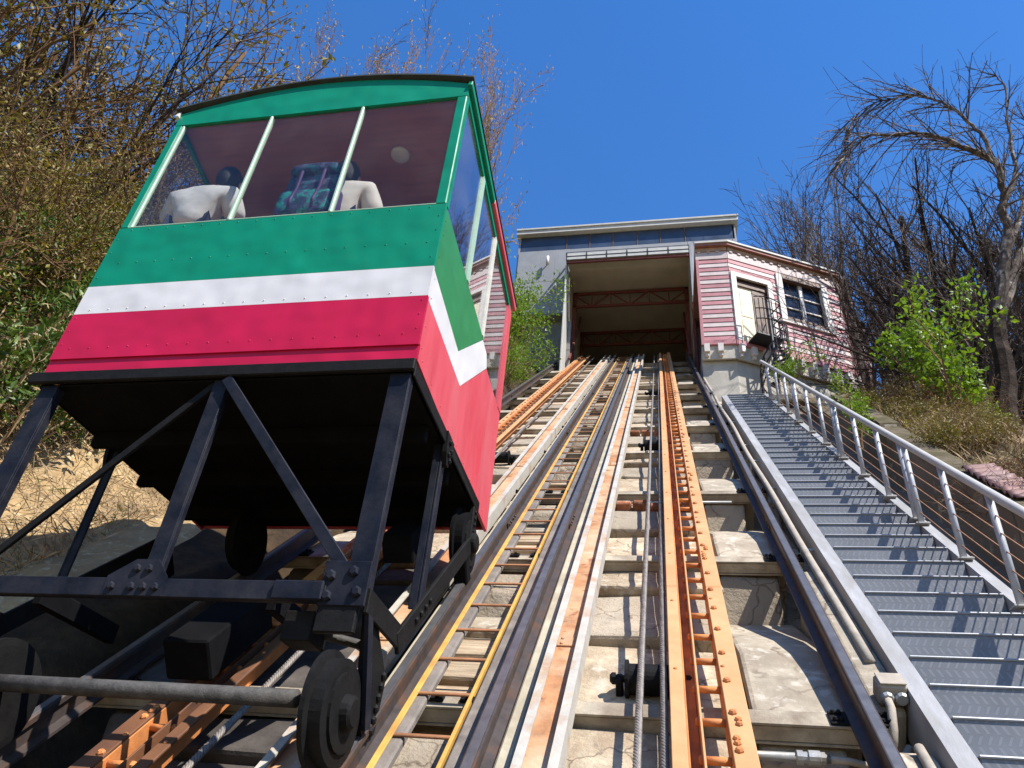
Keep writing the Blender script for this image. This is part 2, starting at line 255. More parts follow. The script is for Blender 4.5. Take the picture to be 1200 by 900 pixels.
# ------------------------------------------------------------------ mesh helpers
class MB:
    def __init__(self): self.v = []; self.f = []; self.n = 0; self.mi = []
    def add(self, v, f, mi=0):
        v = np.asarray(v, float); self.v.append(v)
        k = self.n
        for q in f: self.f.append([i + k for i in q]); self.mi.append(mi)
        self.n += len(v); return self
    def cbox(self, c, h, ax=(EX, EY, EZ), ch=0.006, mi=0):
        c = np.asarray(c, float); ax = [np.asarray(a, float) for a in ax]
        ch = min(ch, min(h) * 0.6)
        vid = {}; vv = []
        for sx in (-1, 1):
            for sy in (-1, 1):
                for sz in (-1, 1):
                    for a in range(3):
                        d = [h[0] - ch, h[1] - ch, h[2] - ch]; d[a] = h[a]
                        vid[(sx, sy, sz, a)] = len(vv)
                        vv.append(c + ax[0] * sx * d[0] + ax[1] * sy * d[1] + ax[2] * sz * d[2])
        ff = []
        for a in range(3):
            b, e = [(1, 2), (0, 2), (0, 1)][a]
            for sg in (-1, 1):
                q = []
                for (x, y) in ((-1, -1), (1, -1), (1, 1), (-1, 1)):
                    k = [0, 0, 0]; k[a] = sg; k[b] = x; k[e] = y; q.append(vid[(*k, a)])
                ff.append(q)
        for a in range(3):       # edges along axis a
            b, e = [(1, 2), (0, 2), (0, 1)][a]
            for x in (-1, 1):
                for y in (-1, 1):
                    k0 = [0, 0, 0]; k0[b] = x; k0[e] = y
                    k1 = list(k0); k0[a] = -1; k1[a] = 1
                    ff.append([vid[(*k0, b)], vid[(*k1, b)], vid[(*k1, e)], vid[(*k0, e)]])
        for sx in (-1, 1):
            for sy in (-1, 1):
                for sz in (-1, 1): ff.append([vid[(sx, sy, sz, a)] for a in range(3)])
        A = np.array(vv); out = []
        for q in ff:
            p = A[q]; nn = np.cross(p[1] - p[0], p[2] - p[0])
            out.append(q if nn @ (p.mean(0) - c) > 0 else q[::-1])
        return self.add(A, out, mi)
    def box2(self, a, b, ch=0.006, mi=0):
        a = np.asarray(a, float); b = np.asarray(b, float)
        return self.cbox((a + b) / 2, tuple(np.abs(b - a) / 2), ch=ch, mi=mi)
    def prism(self, poly, o, ax, ay, ext, mi=0):
        """polygon (list of 2d) in plane o + ax*x + ay*y, extruded by vector ext"""
        poly = list(poly); o = np.asarray(o, float); ext = np.asarray(ext, float)
        area = sum(poly[i][0] * poly[(i + 1) % len(poly)][1] - poly[(i + 1) % len(poly)][0] * poly[i][1] for i in range(len(poly)))
        if area * (np.cross(ax, ay) @ ext) < 0: poly = poly[::-1]
        n = len(poly)
        a = np.array([o + np.asarray(ax) * x + np.asarray(ay) * y for x, y in poly])
        v = np.vstack([a, a + ext])
        f = [list(range(n))[::-1], list(range(n, 2 * n))]
        for i in range(n): j = (i + 1) % n; f.append([i, j, n + j, n + i])
        return self.add(v, f, mi)
    def bar(self, p, q, w, t, up=EZ, ch=0.004, mi=0):
        p = np.asarray(p, float); q = np.asarray(q, float); d = q - p; L = np.linalg.norm(d); d /= L
        x = np.cross(d, up); x /= np.linalg.norm(x); y = np.cross(x, d)
        return self.cbox((p + q) / 2, (w / 2, L / 2, t / 2), ax=(x, d, y), ch=ch, mi=mi)
    def tube(self, pts, r, n=8, cap=True, mi=0):
        P = np.asarray(pts, float); k = len(P)
        rr = np.full(k, r, float) if np.isscalar(r) else np.asarray(r, float)
        T = np.gradient(P, axis=0); T /= np.linalg.norm(T, axis=1)[:, None] + 1e-12
        ref = EX if abs(T[0] @ EX) < 0.9 else EZ
        x = np.cross(T[0], ref); x /= np.linalg.norm(x)
        ang = np.arange(n) * 2 * math.pi / n; V_ = []
        for i in range(k):
            x = x - T[i] * (x @ T[i]); x /= np.linalg.norm(x); y = np.cross(T[i], x)
            V_.append(P[i] + rr[i] * (np.cos(ang)[:, None] * x + np.sin(ang)[:, None] * y))
        f = []
        for i in range(k - 1):
            for j in range(n):
                a = i * n + j; b = i * n + (j + 1) % n
                f.append([a, b, b + n, a + n])
        if cap: f.append(list(range(n))[::-1]); f.append([(k - 1) * n + j for j in range(n)])
        return self.add(np.vstack(V_), f, mi)
    def lathe(self, c, axis, prof, n=16, mi=0):
        """prof: list of (dist along axis, radius)"""
        c = np.asarray(c, float); axis = np.asarray(axis, float)
        pts = [c + axis * d for d, _ in prof]
        ref = EX if abs(axis @ EX) < 0.9 else EZ
        x = np.cross(axis, ref); x /= np.linalg.norm(x); y = np.cross(axis, x)
        ang = np.arange(n) * 2 * math.pi / n; V_ = []
        for p, (d, r) in zip(pts, prof): V_.append(p + r * (np.cos(ang)[:, None] * x + np.sin(ang)[:, None] * y))
        f = []
        for i in range(len(prof) - 1):
            for j in range(n):
                a = i * n + j; b = i * n + (j + 1) % n; f.append([a, b, b + n, a + n])
        f.append(list(range(n))[::-1]); f.append([(len(prof) - 1) * n + j for j in range(n)])
        return self.add(np.vstack(V_), f, mi)
    def bolt(self, p, nrm, r=0.012, h=0.012, mi=0):
        nrm = np.asarray(nrm, float)
        return self.lathe(np.asarray(p, float) - nrm * 0.003, nrm, [(0, r), (h * 0.6, r), (h, r * 0.6)], 6, mi)

BASE = {}
def link(o, parent):
    col.objects.link(o)
    if parent is not None: o.parent = parent
    return o
def setp(o, label=None, cat=None, group=None, kind=None):
    if label: o['label'] = label
    if cat: o['category'] = cat
    if group: o['group'] = group
    if kind: o['kind'] = kind
    return o
def thing(name, loc, label, cat, group=None):
    o = bpy.data.objects.new(name, None); o.empty_display_size = 0.1
    col.objects.link(o); loc = np.asarray(loc, float)
    o.location = tuple(loc * S); BASE[o.name] = loc
    return setp(o, label, cat, group)
def mesh_of(name, mb, mats, org, smooth=False):
    v = (np.vstack(mb.v) - org) * S
    me = bpy.data.meshes.new(name); me.from_pydata(v.tolist(), [], mb.f)
    if not isinstance(mats, (list, tuple)): mats = [mats]
    for x in mats: me.materials.append(x)
    if len(mats) > 1: me.polygons.foreach_set('material_index', mb.mi)
    if smooth: me.polygons.foreach_set('use_smooth', [True] * len(me.polygons))
    me.update(); return me
def obj(name, mb, mats, parent=None, org=None, smooth=False, **kw):
    allv = np.vstack(mb.v)
    org = allv.mean(0) if org is None else np.asarray(org, float)
    me = mesh_of(name, mb, mats, org, smooth)
    o = bpy.data.objects.new(name, me)
    base = BASE[parent.name] if parent is not None else np.zeros(3)
    o.location = tuple((org - base) * S); link(o, parent)
    BASE[o.name] = org
    setp(o, **kw); return o
def inst(name, me, loc, parent=None, rot=None, scale=None, **kw):
    o = bpy.data.objects.new(name, me)
    loc = np.asarray(loc, float)
    base = BASE[parent.name] if parent is not None else np.zeros(3)
    o.location = tuple((loc - base) * S)
    if rot is not None: o.rotation_euler = rot
    if scale is not None: o.scale = scale
    link(o, parent); BASE[o.name] = loc
    setp(o, **kw); return o

# value noise
_rs = np.random.RandomState(3)
_G = _rs.rand(256, 256)
def vnoise(x, y):
    xi = np.floor(x).astype(int); yi = np.floor(y).astype(int); fx = x - xi; fy = y - yi
    fx = fx * fx * (3 - 2 * fx); fy = fy * fy * (3 - 2 * fy)
    g = lambda a, b: _G[a % 256, b % 256]
    return (g(xi, yi) * (1 - fx) * (1 - fy) + g(xi + 1, yi) * fx * (1 - fy) + g(xi, yi + 1) * (1 - fx) * fy + g(xi + 1, yi + 1) * fx * fy) - 0.5
def fbm(x, y, o=4):
    r = 0; a = 1.0
    for k in range(o): r = r + a * vnoise(x * 2 ** k + 17 * k, y * 2 ** k + 31 * k); a *= 0.5
    return r

# ================================================================== TERRAIN (structure)
def ground_z(X, Y):
    X = np.asarray(X, float); Y = np.asarray(Y, float)
    Ys = np.where(Y > 20, 20 + (Y - 20) * 0.15, Y)
    Ys = np.where(Ys < -8, -8 + (Ys + 8) * 0.08, Ys)
    z = plane_z(Ys) - 0.62
    # left bank
    t = np.clip(-3.15 - X, 0, None)
    bank = 0.6 * np.clip(t / 0.3, 0, 1) + np.where(t < 1.7, t * 0.06, 0.1 + (t - 1.7) * 0.85) - np.where(t > 4.5, (t - 4.5) * 0.35, 0)
    z = z + np.where(X < -3.15, bank, 0)
    # right: behind the retaining wall, a narrow shoulder and then the drop
    r = np.clip(X - 2.42, 0, None)
    z = z + np.where(X > 2.42, np.clip(r / 0.06, 0, 1) * (0.94 - np.clip((Y - 9.4) * 0.55, 0, 1.9) * np.clip(1.6 - r * 0.35, 0.0, 1)) - np.where(r > 1.2, (r - 1.2) * 0.75, 0), 0)
    far = np.clip((np.hypot(X, Y - 5) - 60) / 60, 0, 1)
    base = plane_z(-8) - 6
    w = np.clip((np.abs(X) / 20 - 1), 0, 1)
    return z * (1 - far) + base * far
def gz(x, y):
    return float(ground_z(x, y) + bumps(np.array([x]), np.array([y]))[0])
def bumps(X, Y):
    a = fbm(X * 0.9, Y * 0.9, 5) * 0.45 + fbm(X * 4, Y * 4, 3) * 0.1
    return np.where(X < -3.2, a * np.clip((-3.2 - X) / 0.6, 0, 1), np.where(X > 2.6, a * 0.5 * np.clip((X - 2.6) / 0.5, 0, 1), 0))
def terrain(name, xs, ys, mt, **kw):
    XX, YY = np.meshgrid(xs, ys); ZZ = ground_z(XX, YY) + bumps(XX, YY)
    v = np.stack([XX, YY, ZZ], -1).reshape(-1, 3); nx = len(xs); ny = len(ys)
    f = [[j * nx + i, j * nx + i + 1, (j + 1) * nx + i + 1, (j + 1) * nx + i] for j in range(ny - 1) for i in range(nx - 1)]
    b = MB(); b.add(v, f)
    return obj(name, b, mt, org=(0, 0, 0), smooth=True, **kw)
def dens(a, b, lo, hi, fine, n):
    far1 = -np.geomspace(1, 1 + lo - a, n)[::-1] + 1 + lo
    far2 = np.geomspace(1, 1 + b - hi, n) - 1 + hi
    return np.concatenate([far1[:-1], np.arange(lo, hi, fine), far2])
terrain('earth_bank', np.concatenate([np.arange(-6.6, -4.0, 0.09), [-4.0]]), dens(-300, 300, 0.5, 17, 0.13, 26), M_dirt, kind='structure')
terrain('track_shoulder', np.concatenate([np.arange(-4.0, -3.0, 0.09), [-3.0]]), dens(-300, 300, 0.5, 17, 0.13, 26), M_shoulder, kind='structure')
terrain('hillside', np.concatenate([dens(-300, -6.6, -11, -6.65, 0.15, 26)]), dens(-300, 300, 0.5, 17, 0.13, 26), M_earth, kind='structure')
BED = terrain('track_bed', np.array([-3.0, -2.2, -1.4, -0.6, 0.2, 1.0, 1.8, 2.42]), dens(-300, 300, -6, 19, 0.5, 24), M_rubble, kind='structure')
terrain('right_slope', dens(2.42, 300, 2.43, 9, 0.12, 24), dens(-300, 300, 2.5, 17, 0.16, 26), M_earth, kind='structure')

# ================================================================== TRACK
UC = -1.03                              # mirror line between the two tracks
def mir(u): return 2 * UC - u
S0, S1 = -3.0, 23.6
BEAMS = [-0.7, 1.35, 3.39, 5.48, 7.37, 9.33, 11.18, 12.95, 14.62, 16.38, 18.15, 19.9, 21.6]

# --- concrete work between the beams: slabs and upright blocks, children of the bed
rng = random.Random(11)
def bed_piece(name, prof, u0, u1, mt, jit=0.012):
    b = MB(); b.prism([(s, n) for s, n in prof], EX * u0 + EN * (-H), ES, EN, EX * (u1 - u0))
    v = b.v[0]; k = np.random.RandomState(rng.randint(0, 99999)); v += (k.rand(*v.shape) - 0.5) * 2 * jit
    o = obj(name, b, mt, parent=BED)
    bv = o.modifiers.new('bevel', 'BEVEL'); bv.width = 0.03; bv.segments = 2; bv.limit_method = 'ANGLE'
    return o
for i in range(len(BEAMS) - 1):
    a, b_ = BEAMS[i], BEAMS[i + 1]; p = b_ - a
    near = a < 12
    for k, (u0, u1) in enumerate([(0.37, 0.845), (mir(0.845), mir(0.37))]):
        sb = a + p * 0.85; o_ = rng.uniform(-.02, .02)
        bed_piece('concrete_slab', [(a + 0.06, -0.012 + o_ * .3), (a + 0.45, -0.025 + o_), (a + 0.8, -0.07 + o_), (a + 1.1, -0.14 + o_), (a + 1.4, -0.23 + o_), (sb + 0.1, -0.37 + o_), (sb + 0.1, -0.6), (a + 0.06, -0.6)], u0, u1, M_concshade if k and a < 5 else M_conc, 0.008)
        bed_piece('concrete_block', [(sb - 0.03, -0.42), (sb + 0.24, -0.11 + o_), (b_ + 0.06, -0.1 + o_), (b_ + 0.06, -0.6), (sb - 0.03, -0.6)], u0 + rng.uniform(0, .03), u1 - rng.uniform(.02, .1), M_concshade if k and a < 5 else M_blockface)
    # under the guide channels and cables: rough broken floor with a ledge
    for k, (u0, u1) in enumerate([(-0.62, 0.36), (mir(0.36), mir(-0.62))]):
        cuts = sorted([a + p * rng.uniform(0.42, 0.5), a + p * rng.uniform(0.78, 0.84)])
        prev = a + 0.06; base_n = -0.045
        for q, e in enumerate(cuts + [b_ - 0.06]):
            n0 = base_n + rng.uniform(-.02, .015) + (-0.02 if q == 2 else 0); n1 = n0 - 0.07 * (e - prev)
            bed_piece('rubble_slab', [(prev, n0), (e, n1), (e, -0.6), (prev, -0.6)], u0 + rng.uniform(0, .02), u1 - rng.uniform(0, .02), (M_concshade if k and a < 5 else (M_rubble if q != 1 else M_blockface)), 0.03)
            prev = e + 0.01
        if near and k == 0 and i in (3, 5):       # a course of bare bricks on the ledge
            for j in range(6):
                bb = MB(); bb.cbox(V(u0 + 0.1 + j * 0.155, b_ - 0.36, -0.05 + rng.uniform(-.015, .015)), (0.07, 0.045, 0.05), ax=TRK, ch=0.012)
                obj('brick', bb, M_brick, parent=BED)
    # between the two middle rails: blocks and old boards
    cuts = [a + p * f for f in (0.18, 0.34, 0.5, 0.66)]
    prev = a + 0.05
    for q, e in enumerate(cuts):
        n0 = -0.07 - 0.02 * q + rng.uniform(-.012, .012)
        bed_piece('board' if q < 3 else 'concrete_slab', [(prev, n0 + .02), (e - 0.012, n0 - 0.035), (e - 0.012, -0.4), (prev, -0.4)], -1.36, -0.70, M_timber if q < 3 else M_conc, 0.012)
        prev = e
    bed_piece('concrete_block', [(prev - 0.03, -0.36), (prev + 0.26, -0.1), (b_ - 0.12, -0.09), (b_ - 0.12, -0.6), (prev - 0.03, -0.6)], -1.4 + rng.uniform(0, .03), -0.62 - rng.uniform(0, .04), M_blockface)

# --- cross beams
bm_b = MB()
W = 1.965
prof = [(-.055, 0), (.055, 0), (.055, -.016), (.012, -.016), (.012, -.125), (.055, -.125), (.055, -.14), (-.055, -.14), (-.055, -.125), (-.012, -.125), (-.012, -.016), (-.055, -.016)]
bm_b.prism([(x, y * 0.7) for x, y in prof], np.array([-W, 0, 0]), ES, EN, EX * 2 * W)
# the downhill side of each beam is boxed in with a flat plate
bm_b.cbox(ES * -0.047 + EN * -0.05, (W, 0.004, 0.034), ax=TRK, ch=0.002)
beam_me = mesh_of('cross_beam', bm_b, M_beam, np.zeros(3))
clip_b = MB(); clip_b.cbox((0, 0, 0), (0.035, 0.022, 0.008), ax=TRK, ch=0.004); clip_b.cbox(EX * 0.01 + EN * 0.006, (0.02, 0.012, 0.008), ax=TRK, ch=0.003); clip_b.bolt(EX * 0.005 + EN * 0.012, EN, 0.012, 0.014)
clip_me = mesh_of('rail_clip', clip_b, M_black, np.zeros(3))
plate_b = MB(); plate_b.cbox((0, 0, 0), (0.13, 0.05, 0.008), ax=TRK, ch=0.003)
for x in (-.11, -.085, .085, .11):
    for y in (-.028, .028): plate_b.bolt(EX * x + ES * y + EN * 0.008, EN, 0.012, 0.02)
plate_me = mesh_of('rail_plate', plate_b, M_black, np.zeros(3))
for s in BEAMS:
    o = inst('cross_beam', beam_me, V(UC, s, 0))
    setp(o, 'dirty steel cross beam lying across under the rails', 'beam', 'steel cross beams under the rails')
    if s < 17:
        for u in (-0.62, -0.955, mir(-0.62), mir(-0.955)): inst('rail_clip', clip_me, V(u, s, 0.012), parent=o)
        for u in (0.815, mir(0.815)): inst('rail_plate', plate_me, V(u, s, 0.006), parent=o)

# --- rails
def rail_profile(): return [(-.055, .008), (.055, .008), (.055, .022), (.012, .034), (.010, .098), (.03, .108), (.03, .132), (.024, .14), (-.024, .14), (-.03, .132), (-.03, .108), (-.010, .098), (-.012, .034), (-.055, .022)]
def rail(u, label, z=0.0):
    b = MB(); b.prism([(x, y + z) for x, y in rail_profile()], V(u, S0, 0), EX, EN, ES * (S1 - S0))
    o = obj('rail', b, M_rail, org=V(u, S0, 0)); setp(o, label, 'rail', 'running rails of the two tracks')
    h = MB(); h.cbox(V(u, (S0 + S1) / 2, 0.1405 + z), (0.02, (S1 - S0) / 2, 0.0012), ax=TRK, ch=0.0005); obj('running_surface', h, M_railtop, parent=o)
    for s in np.arange(1.9, S1, 4.3):
        for sg in (-1, 1):
            j = MB(); j.cbox(V(u + sg * 0.017, s, 0.066 + z), (0.006, 0.16, 0.022), ax=TRK, ch=0.003)
            for t in (-.12, -.05, .05, .12): j.bolt(V(u + sg * 0.022, s + t, 0.066 + z), EX * sg, 0.012, 0.016)
            obj('fishplate', j, M_rail, parent=o)
    return o
rail(0.815, 'dark rail running beside the concrete kerb and the steel stairs')
rail(-0.775, 'dark rail between the rusty guide channel and the yellow ladder strip')
rail(mir(-0.775), 'dark rail beside the yellow ladder strip, passing under the tram car')
rail(mir(0.815), 'outermost dark rail along the earth bank behind the tram car')
def strip(u0, u1, n0, n1, mt, name, label, cat, grp):
    b = MB(); b.cbox(V((u0 + u1) / 2, (S0 + S1) / 2, (n0 + n1) / 2), ((u1 - u0) / 2, (S1 - S0) / 2, (n1 - n0) / 2), ax=TRK, ch=0.01)
    setp(obj(name, b, mt), label, cat, grp)
M_stripg = mat('grey oily timber', (0.2, 0.17, 0.145), rough=0.8, var=0.3, scale=5, bump=0.4, bscale=25, c2=(0.12, 0.1, 0.09), c2amt=0.4, c2scale=3)
M_stripc = mat('cream dusty concrete sleeper', (0.45, 0.4, 0.3), rough=0.85, var=0.2, scale=5, bump=0.3, bscale=20, c2=(0.3, 0.25, 0.17), c2amt=0.35, c2scale=3, c2soft=0.2)
for g, lab in ((lambda u: u, 'right of the yellow ladder'), (mir, 'left of the yellow ladder')):
    e = sorted([g(-0.915), g(-0.835)]); strip(*e, -0.01, 0.035, M_stripg, 'edge_timber', 'grey oily edge timber along the rail ' + lab, 'timber', 'long timbers beside the middle rails')
    e = sorted([g(-0.715), g(-0.645)]); strip(*e, -0.01, 0.028, M_stripc, 'bearing_strip', 'dusty cream bearing strip along the rail ' + lab, 'strip', 'bearing strips beside the middle rails')

# --- guide channels (white lips, rusty floor)
def channel(u0, u1, label):
    t = thing('guide_channel', V((u0 + u1) / 2, S0, 0.04), label, 'channel', 'steel guide channels')
    um = (u0 + u1) / 2; sm = (S0 + S1) / 2; hl = (S1 - S0) / 2
    b = MB(); b.cbox(V(um, sm, 0.045), ((u1 - u0) / 2 - 0.004, hl, 0.006), ax=TRK, ch=0.002); obj('web', b, M_rust, parent=t)
    for u in (u0, u1):
        sg = 1 if u == u0 else -1
        b = MB(); b.prism([(0, .0), (0.008 * sg, .0), (.008 * sg, .104), (.042 * sg, .104), (.042 * sg, .112), (0, .112)], V(u, S0, 0), EX, EN, ES * (S1 - S0)); obj('flange', b, M_chanw, parent=t)
    for s in (3.95, 8.4, 12.8):
        j = MB(); j.cbox(V(um, s, 0.055), ((u1 - u0) / 2 - 0.01, 0.05, 0.006), ax=TRK, ch=0.002)
        for du in (-.04, .04):
            for ds in (-.03, .03): j.bolt(V(um + du, s + ds, 0.06), EN, 0.01, 0.012)
        obj('joint_plate', j, M_rust, parent=t)
channel(-0.615, -0.43, 'white lipped rusty guide channel beside the steel hauling cables')
channel(mir(-0.43), mir(-0.615), 'white lipped guide channel between the yellow strip and the far orange rack')

# --- orange racks (two angle irons joined by rungs)
rung_b = MB(); rung_b.tube([EX * -0.055, EX * 0.055], 0.017, 8); rung_me = mesh_of('rung', rung_b, M_orange2, np.zeros(3), smooth=True)
boltA = MB(); boltA.bolt((0, 0, 0), EN, 0.022, 0.022); boltA_me = mesh_of('rung_bolt', boltA, M_orange2, np.zeros(3))
def rack(fl, label):
    """fl maps the right-hand rack's u to this rack's u"""
    t = thing('orange_rack', V(fl(0.17), S0, 0.02), label, 'rack', 'orange steel racks')
    def ang(u0, u1, lip):
        x0, x1 = sorted((fl(u0), fl(u1))); cut = 4.6
        for (p0, p1, m_) in ((S0, cut - 0.004, M_orange if fl(0) == 0 else M_rackshade), (cut, S1, M_orange)):
            b = MB(); b.cbox(V((x0 + x1) / 2, (p0 + p1) / 2, 0.125), ((x1 - x0) / 2, (p1 - p0) / 2, 0.007), ax=TRK, ch=0.003)
            o = obj('side_rail', b, m_, parent=t)
        return o
    a = ang(0.0, 0.062, 0.11); c = ang(0.232, 0.325, 0.23)
    b = MB(); b.cbox(V(fl(0.066), (S0 + S1) / 2, 0.062), (0.005, (S1 - S0) / 2, 0.056), ax=TRK, ch=0.002); obj('web_plate', b, M_orange2, parent=a)
    b = MB(); x0, x1 = sorted((fl(0.066), fl(0.118))); b.cbox(V((x0 + x1) / 2, (S0 + S1) / 2, 0.012), ((x1 - x0) / 2, (S1 - S0) / 2, 0.006), ax=TRK, ch=0.002); obj('floor_plate', b, M_orange2, parent=a)
    b = MB(); b.cbox(V(fl(0.125), (S0 + S1) / 2, 0.065), (0.005, (S1 - S0) / 2, 0.062), ax=TRK, ch=0.002); obj('inner_rail', b, M_orange if fl(0) == 0 else M_rackshade, parent=t)
    b = MB(); b.cbox(V(fl(0.234), (S0 + S1) / 2, 0.062), (0.005, (S1 - S0) / 2, 0.056), ax=TRK, ch=0.002); obj('web_plate', b, M_orange2, parent=c)
    s = S0 + 0.1; s = 2.892 - 0.276 * 20; k = 0
    sb = MB()
    while s < S1 - 0.1:
        inst('rung', rung_me, V(fl(0.18), s, 0.085), parent=t)
        sb.bolt(V(fl(0.258), s, 0.131), EN, 0.018, 0.018); sb.bolt(V(fl(0.118), s, 0.085), EX * (-1 if fl(1) > fl(0) else 1), 0.02, 0.018)
        if k % 3 == 1: sb.bolt(V(fl(0.25), s + 0.14, 0.131), EN, 0.011, 0.01); sb.bolt(V(fl(0.03), s + 0.1, 0.131), EN, 0.01, 0.01)
        if k % 8 == 4:
            for q in (0.05, 0.085, 0.19, 0.225): sb.bolt(V(fl(0.256 + 0.02 * (q > .1)), s + q, 0.131), EN, 0.016, 0.016)
        s += 0.276; k += 1
    setp(obj('bolts', sb, M_orange2, parent=t), kind='stuff')
rack(lambda u: u, 'orange ladder-like steel rack with bolted rungs, right of the cables')
rack(mir, 'orange ladder-like steel rack running up behind the tram car')

# --- thin yellow ladder between the middle rails
t = thing('yellow_ladder', V(UC, S0, 0), 'thin yellow angle-iron ladder strip laid between the two middle rails', 'ladder')
for u, w in ((-1.205, 0.03), (-0.925, 0.018)):
    b = MB(); b.cbox(V(u, (S0 + S1) / 2, 0.05), (w / 2, (S1 - S0) / 2, 0.005), ax=TRK, ch=0.002); b.cbox(V(u - w / 2 + 0.003, (S0 + S1) / 2, 0.02), (0.003, (S1 - S0) / 2, 0.026), ax=TRK, ch=0.001); obj('side_rail', b, M_yellow, parent=t)
rb = MB(); rb.bar(EX * -0.13, EX * 0.13, 0.022, 0.012, up=EN, ch=0.003); yr_me = mesh_of('rung', rb, M_rungs, np.zeros(3))
s = 4.094 - 0.36 * 18
while s < S1: inst('rung', yr_me, V(-1.065, s, 0.043), parent=t); s += 0.36

# --- hauling cables and rollers
def cable(u, n, label):
    P_ = 0.05; k = 7 if True else 0
    b = MB()
    L_ = S1 - S0; ns = 1100
    ss = np.linspace(S0, S1, ns)
    # three twisted strands read as a laid rope
    for q in range(5):
        ph = q * 2 * math.pi / 5
        near = ss[(ss > 1.5) & (ss < 9)]
        sn = np.concatenate([[S0, 0], np.linspace(1.5, 8.0, 520), [12, S1]])
        sag = -0.01 * np.sin(sn * 1.1)
        pts = EX * (u) + np.outer(sn, ES) + np.outer(np.full(len(sn), n - H) + sag, EN)
        a = sn / 0.11 * 2 * math.pi + ph
        pts = pts + np.outer(np.cos(a) * 0.010, EX) + np.outer(np.sin(a) * 0.010, EN)
        b.tube(pts, 0.0085, 5)
    b.tube([V(u, x, n - 0.01 * math.sin(x * 1.1)) for x in np.linspace(S0, S1, 90)], 0.014, 6)
    setp(obj('hauling_cable', b, M_cable, smooth=True), label, 'cable', 'steel hauling cables')
cable(-0.135, 0.075, 'twisted steel hauling cable next to the rusty guide channel')
cable(0.018 - 0.045, 0.075, 'twisted steel hauling cable touching the orange rack')
cable(mir(-0.11), 0.075, 'twisted steel hauling cable behind the tram car, beside the far rack')
def roller(u, s, label, r=0.075, w=0.13):
    t = thing('cable_roller', V(u, s, -0.08), label, 'roller', 'cable rollers')
    b = MB(); b.lathe(V(u, s, 0.0) - EX * w, EX, [(0, r * 1.15), (0.018, r * 1.15), (0.022, r * 0.92), (2 * w - 0.022, r * 0.92), (2 * w - 0.018, r * 1.15), (2 * w, r * 1.15)], 24); o = obj('drum', b, M_black, parent=t, smooth=False)
    b = MB(); b.tube([V(u - w - 0.07, s, 0), V(u + w + 0.06, s, 0)], 0.018, 10); obj('axle', b, M_black, parent=t)
    for sg in (-1, 1):
        b = MB(); b.cbox(V(u + sg * (w + 0.03), s, -0.06), (0.018, 0.035, 0.07), ax=TRK, ch=0.006); b.bolt(V(u + sg * (w + 0.05), s, 0), EX * sg, 0.03, 0.03); obj('bearing_block', b, M_black, parent=t)
    b = MB(); b.cbox(V(u, s - 0.02, -0.135), (w + 0.07, 0.05, 0.02), ax=TRK, ch=0.005); obj('mount', b, M_black, parent=t)
roller(-0.09, 3.68, 'greasy black cable roller just above the lowest visible pipe', 0.08, 0.125)
roller(-0.09, 9.75, 'small black cable roller under the cables halfway up the incline')
roller(-0.09, 15.0, 'tiny black cable roller under the cables close to the station')
roller(mir(-0.09), 9.1, 'black cable roller under the far orange rack beyond the tram car')

# --- cross pipe with couplings, conduit along the kerb, junction box
t = thing('cross_pipe', V(0.1, 3.24, -0.19), 'galvanised cross pipe with threaded couplings below the cable roller', 'pipe')
b = MB(); b.tube([V(-0.6, 3.25, -0.1), V(0.66, 3.25, -0.1)], 0.019, 10); obj('pipe', b, M_gal, parent=t, smooth=True)
b = MB(); b.lathe(V(0.52, 3.25, -0.1), EX, [(0, .022), (.005, .03), (.03, .03), (.032, .025), (.05, .025), (.053, .032), (.1, .032), (.103, .027), (.12, .027)], 12); obj('coupling', b, M_gal, parent=t)
b = MB(); b.tube([V(0.62, 3.25, -0.1), V(0.74, 3.25, -0.105), V(0.84, 3.24, -0.12), V(0.93, 3.26, -0.12), V(1.0, 3.34, -0.08)], 0.015, 8); obj('flexible_conduit', b, M_conduit, parent=t, smooth=True)
t = thing('cross_pipe', V(0.1, 5.3, -0.2), 'short galvanised cross pipe under the second beam above the roller', 'pipe')
b = MB(); b.tube([V(-0.6, 7.22, -0.06), V(0.62, 7.22, -0.06)], 0.014, 8); obj('pipe', b, M_gal, parent=t, smooth=True)

# kerb pieces between the rail and the stairs (one per bay)
for i in range(len(BEAMS) - 1):
    a, b_ = BEAMS[i], BEAMS[i + 1]
    if a > 14: break
    b = MB()
    if a < 4.5: prof = [(a + 0.09, 0.0), (a + 0.3, 0.028), (b_ - 0.3, 0.02), (b_ - 0.22, 0.0), (b_ - 0.2, -0.6), (a + 0.09, -0.6)]
    else:  prof = [(a + 0.06, -0.12), (a + (b_ - a) * .75, -0.2), (b_ - 0.06, -0.12), (b_ - 0.06, -0.6), (a + 0.06, -0.6)]
    o = bed_piece('kerb', prof, 0.88 if a < 4.5 else 0.95, 1.036, M_conc, 0.008)
    # side wall below the stair
    bed_piece('kerb_wall', [(a + 0.02, 0.0 if a < 4.5 else -0.22), (b_ - 0.02, -0.02 if a < 4.5 else -0.28), (b_ - 0.02, -0.62), (a + 0.02, -0.62)], 1.05, 1.13, M_conc, 0.008)
t = thing('conduit_run', V(0.99, 3.5, -0.03), 'dusty conduit pipe with a junction box running up beside the stairs', 'conduit')
cp = [V(0.985, 2.0, 0.045)] + [V(0.985 - 0.003 * x + 0.006 * math.sin(x * 1.9), x, 0.045 + 0.008 * math.sin(x * 1.3)) for x in np.linspace(2.4, 16.8, 40)]
b = MB(); b.tube([V(0.0, 0, 0) * 0 + q for q in cp if (q @ ES) < 3.42], 0.021, 10); obj('pipe', b, M_conduit, parent=t, smooth=True)
b = MB(); b.tube([q for q in cp if (q @ ES) > 3.57], 0.026, 10); obj('pipe', b, M_conduit, parent=t, smooth=True)
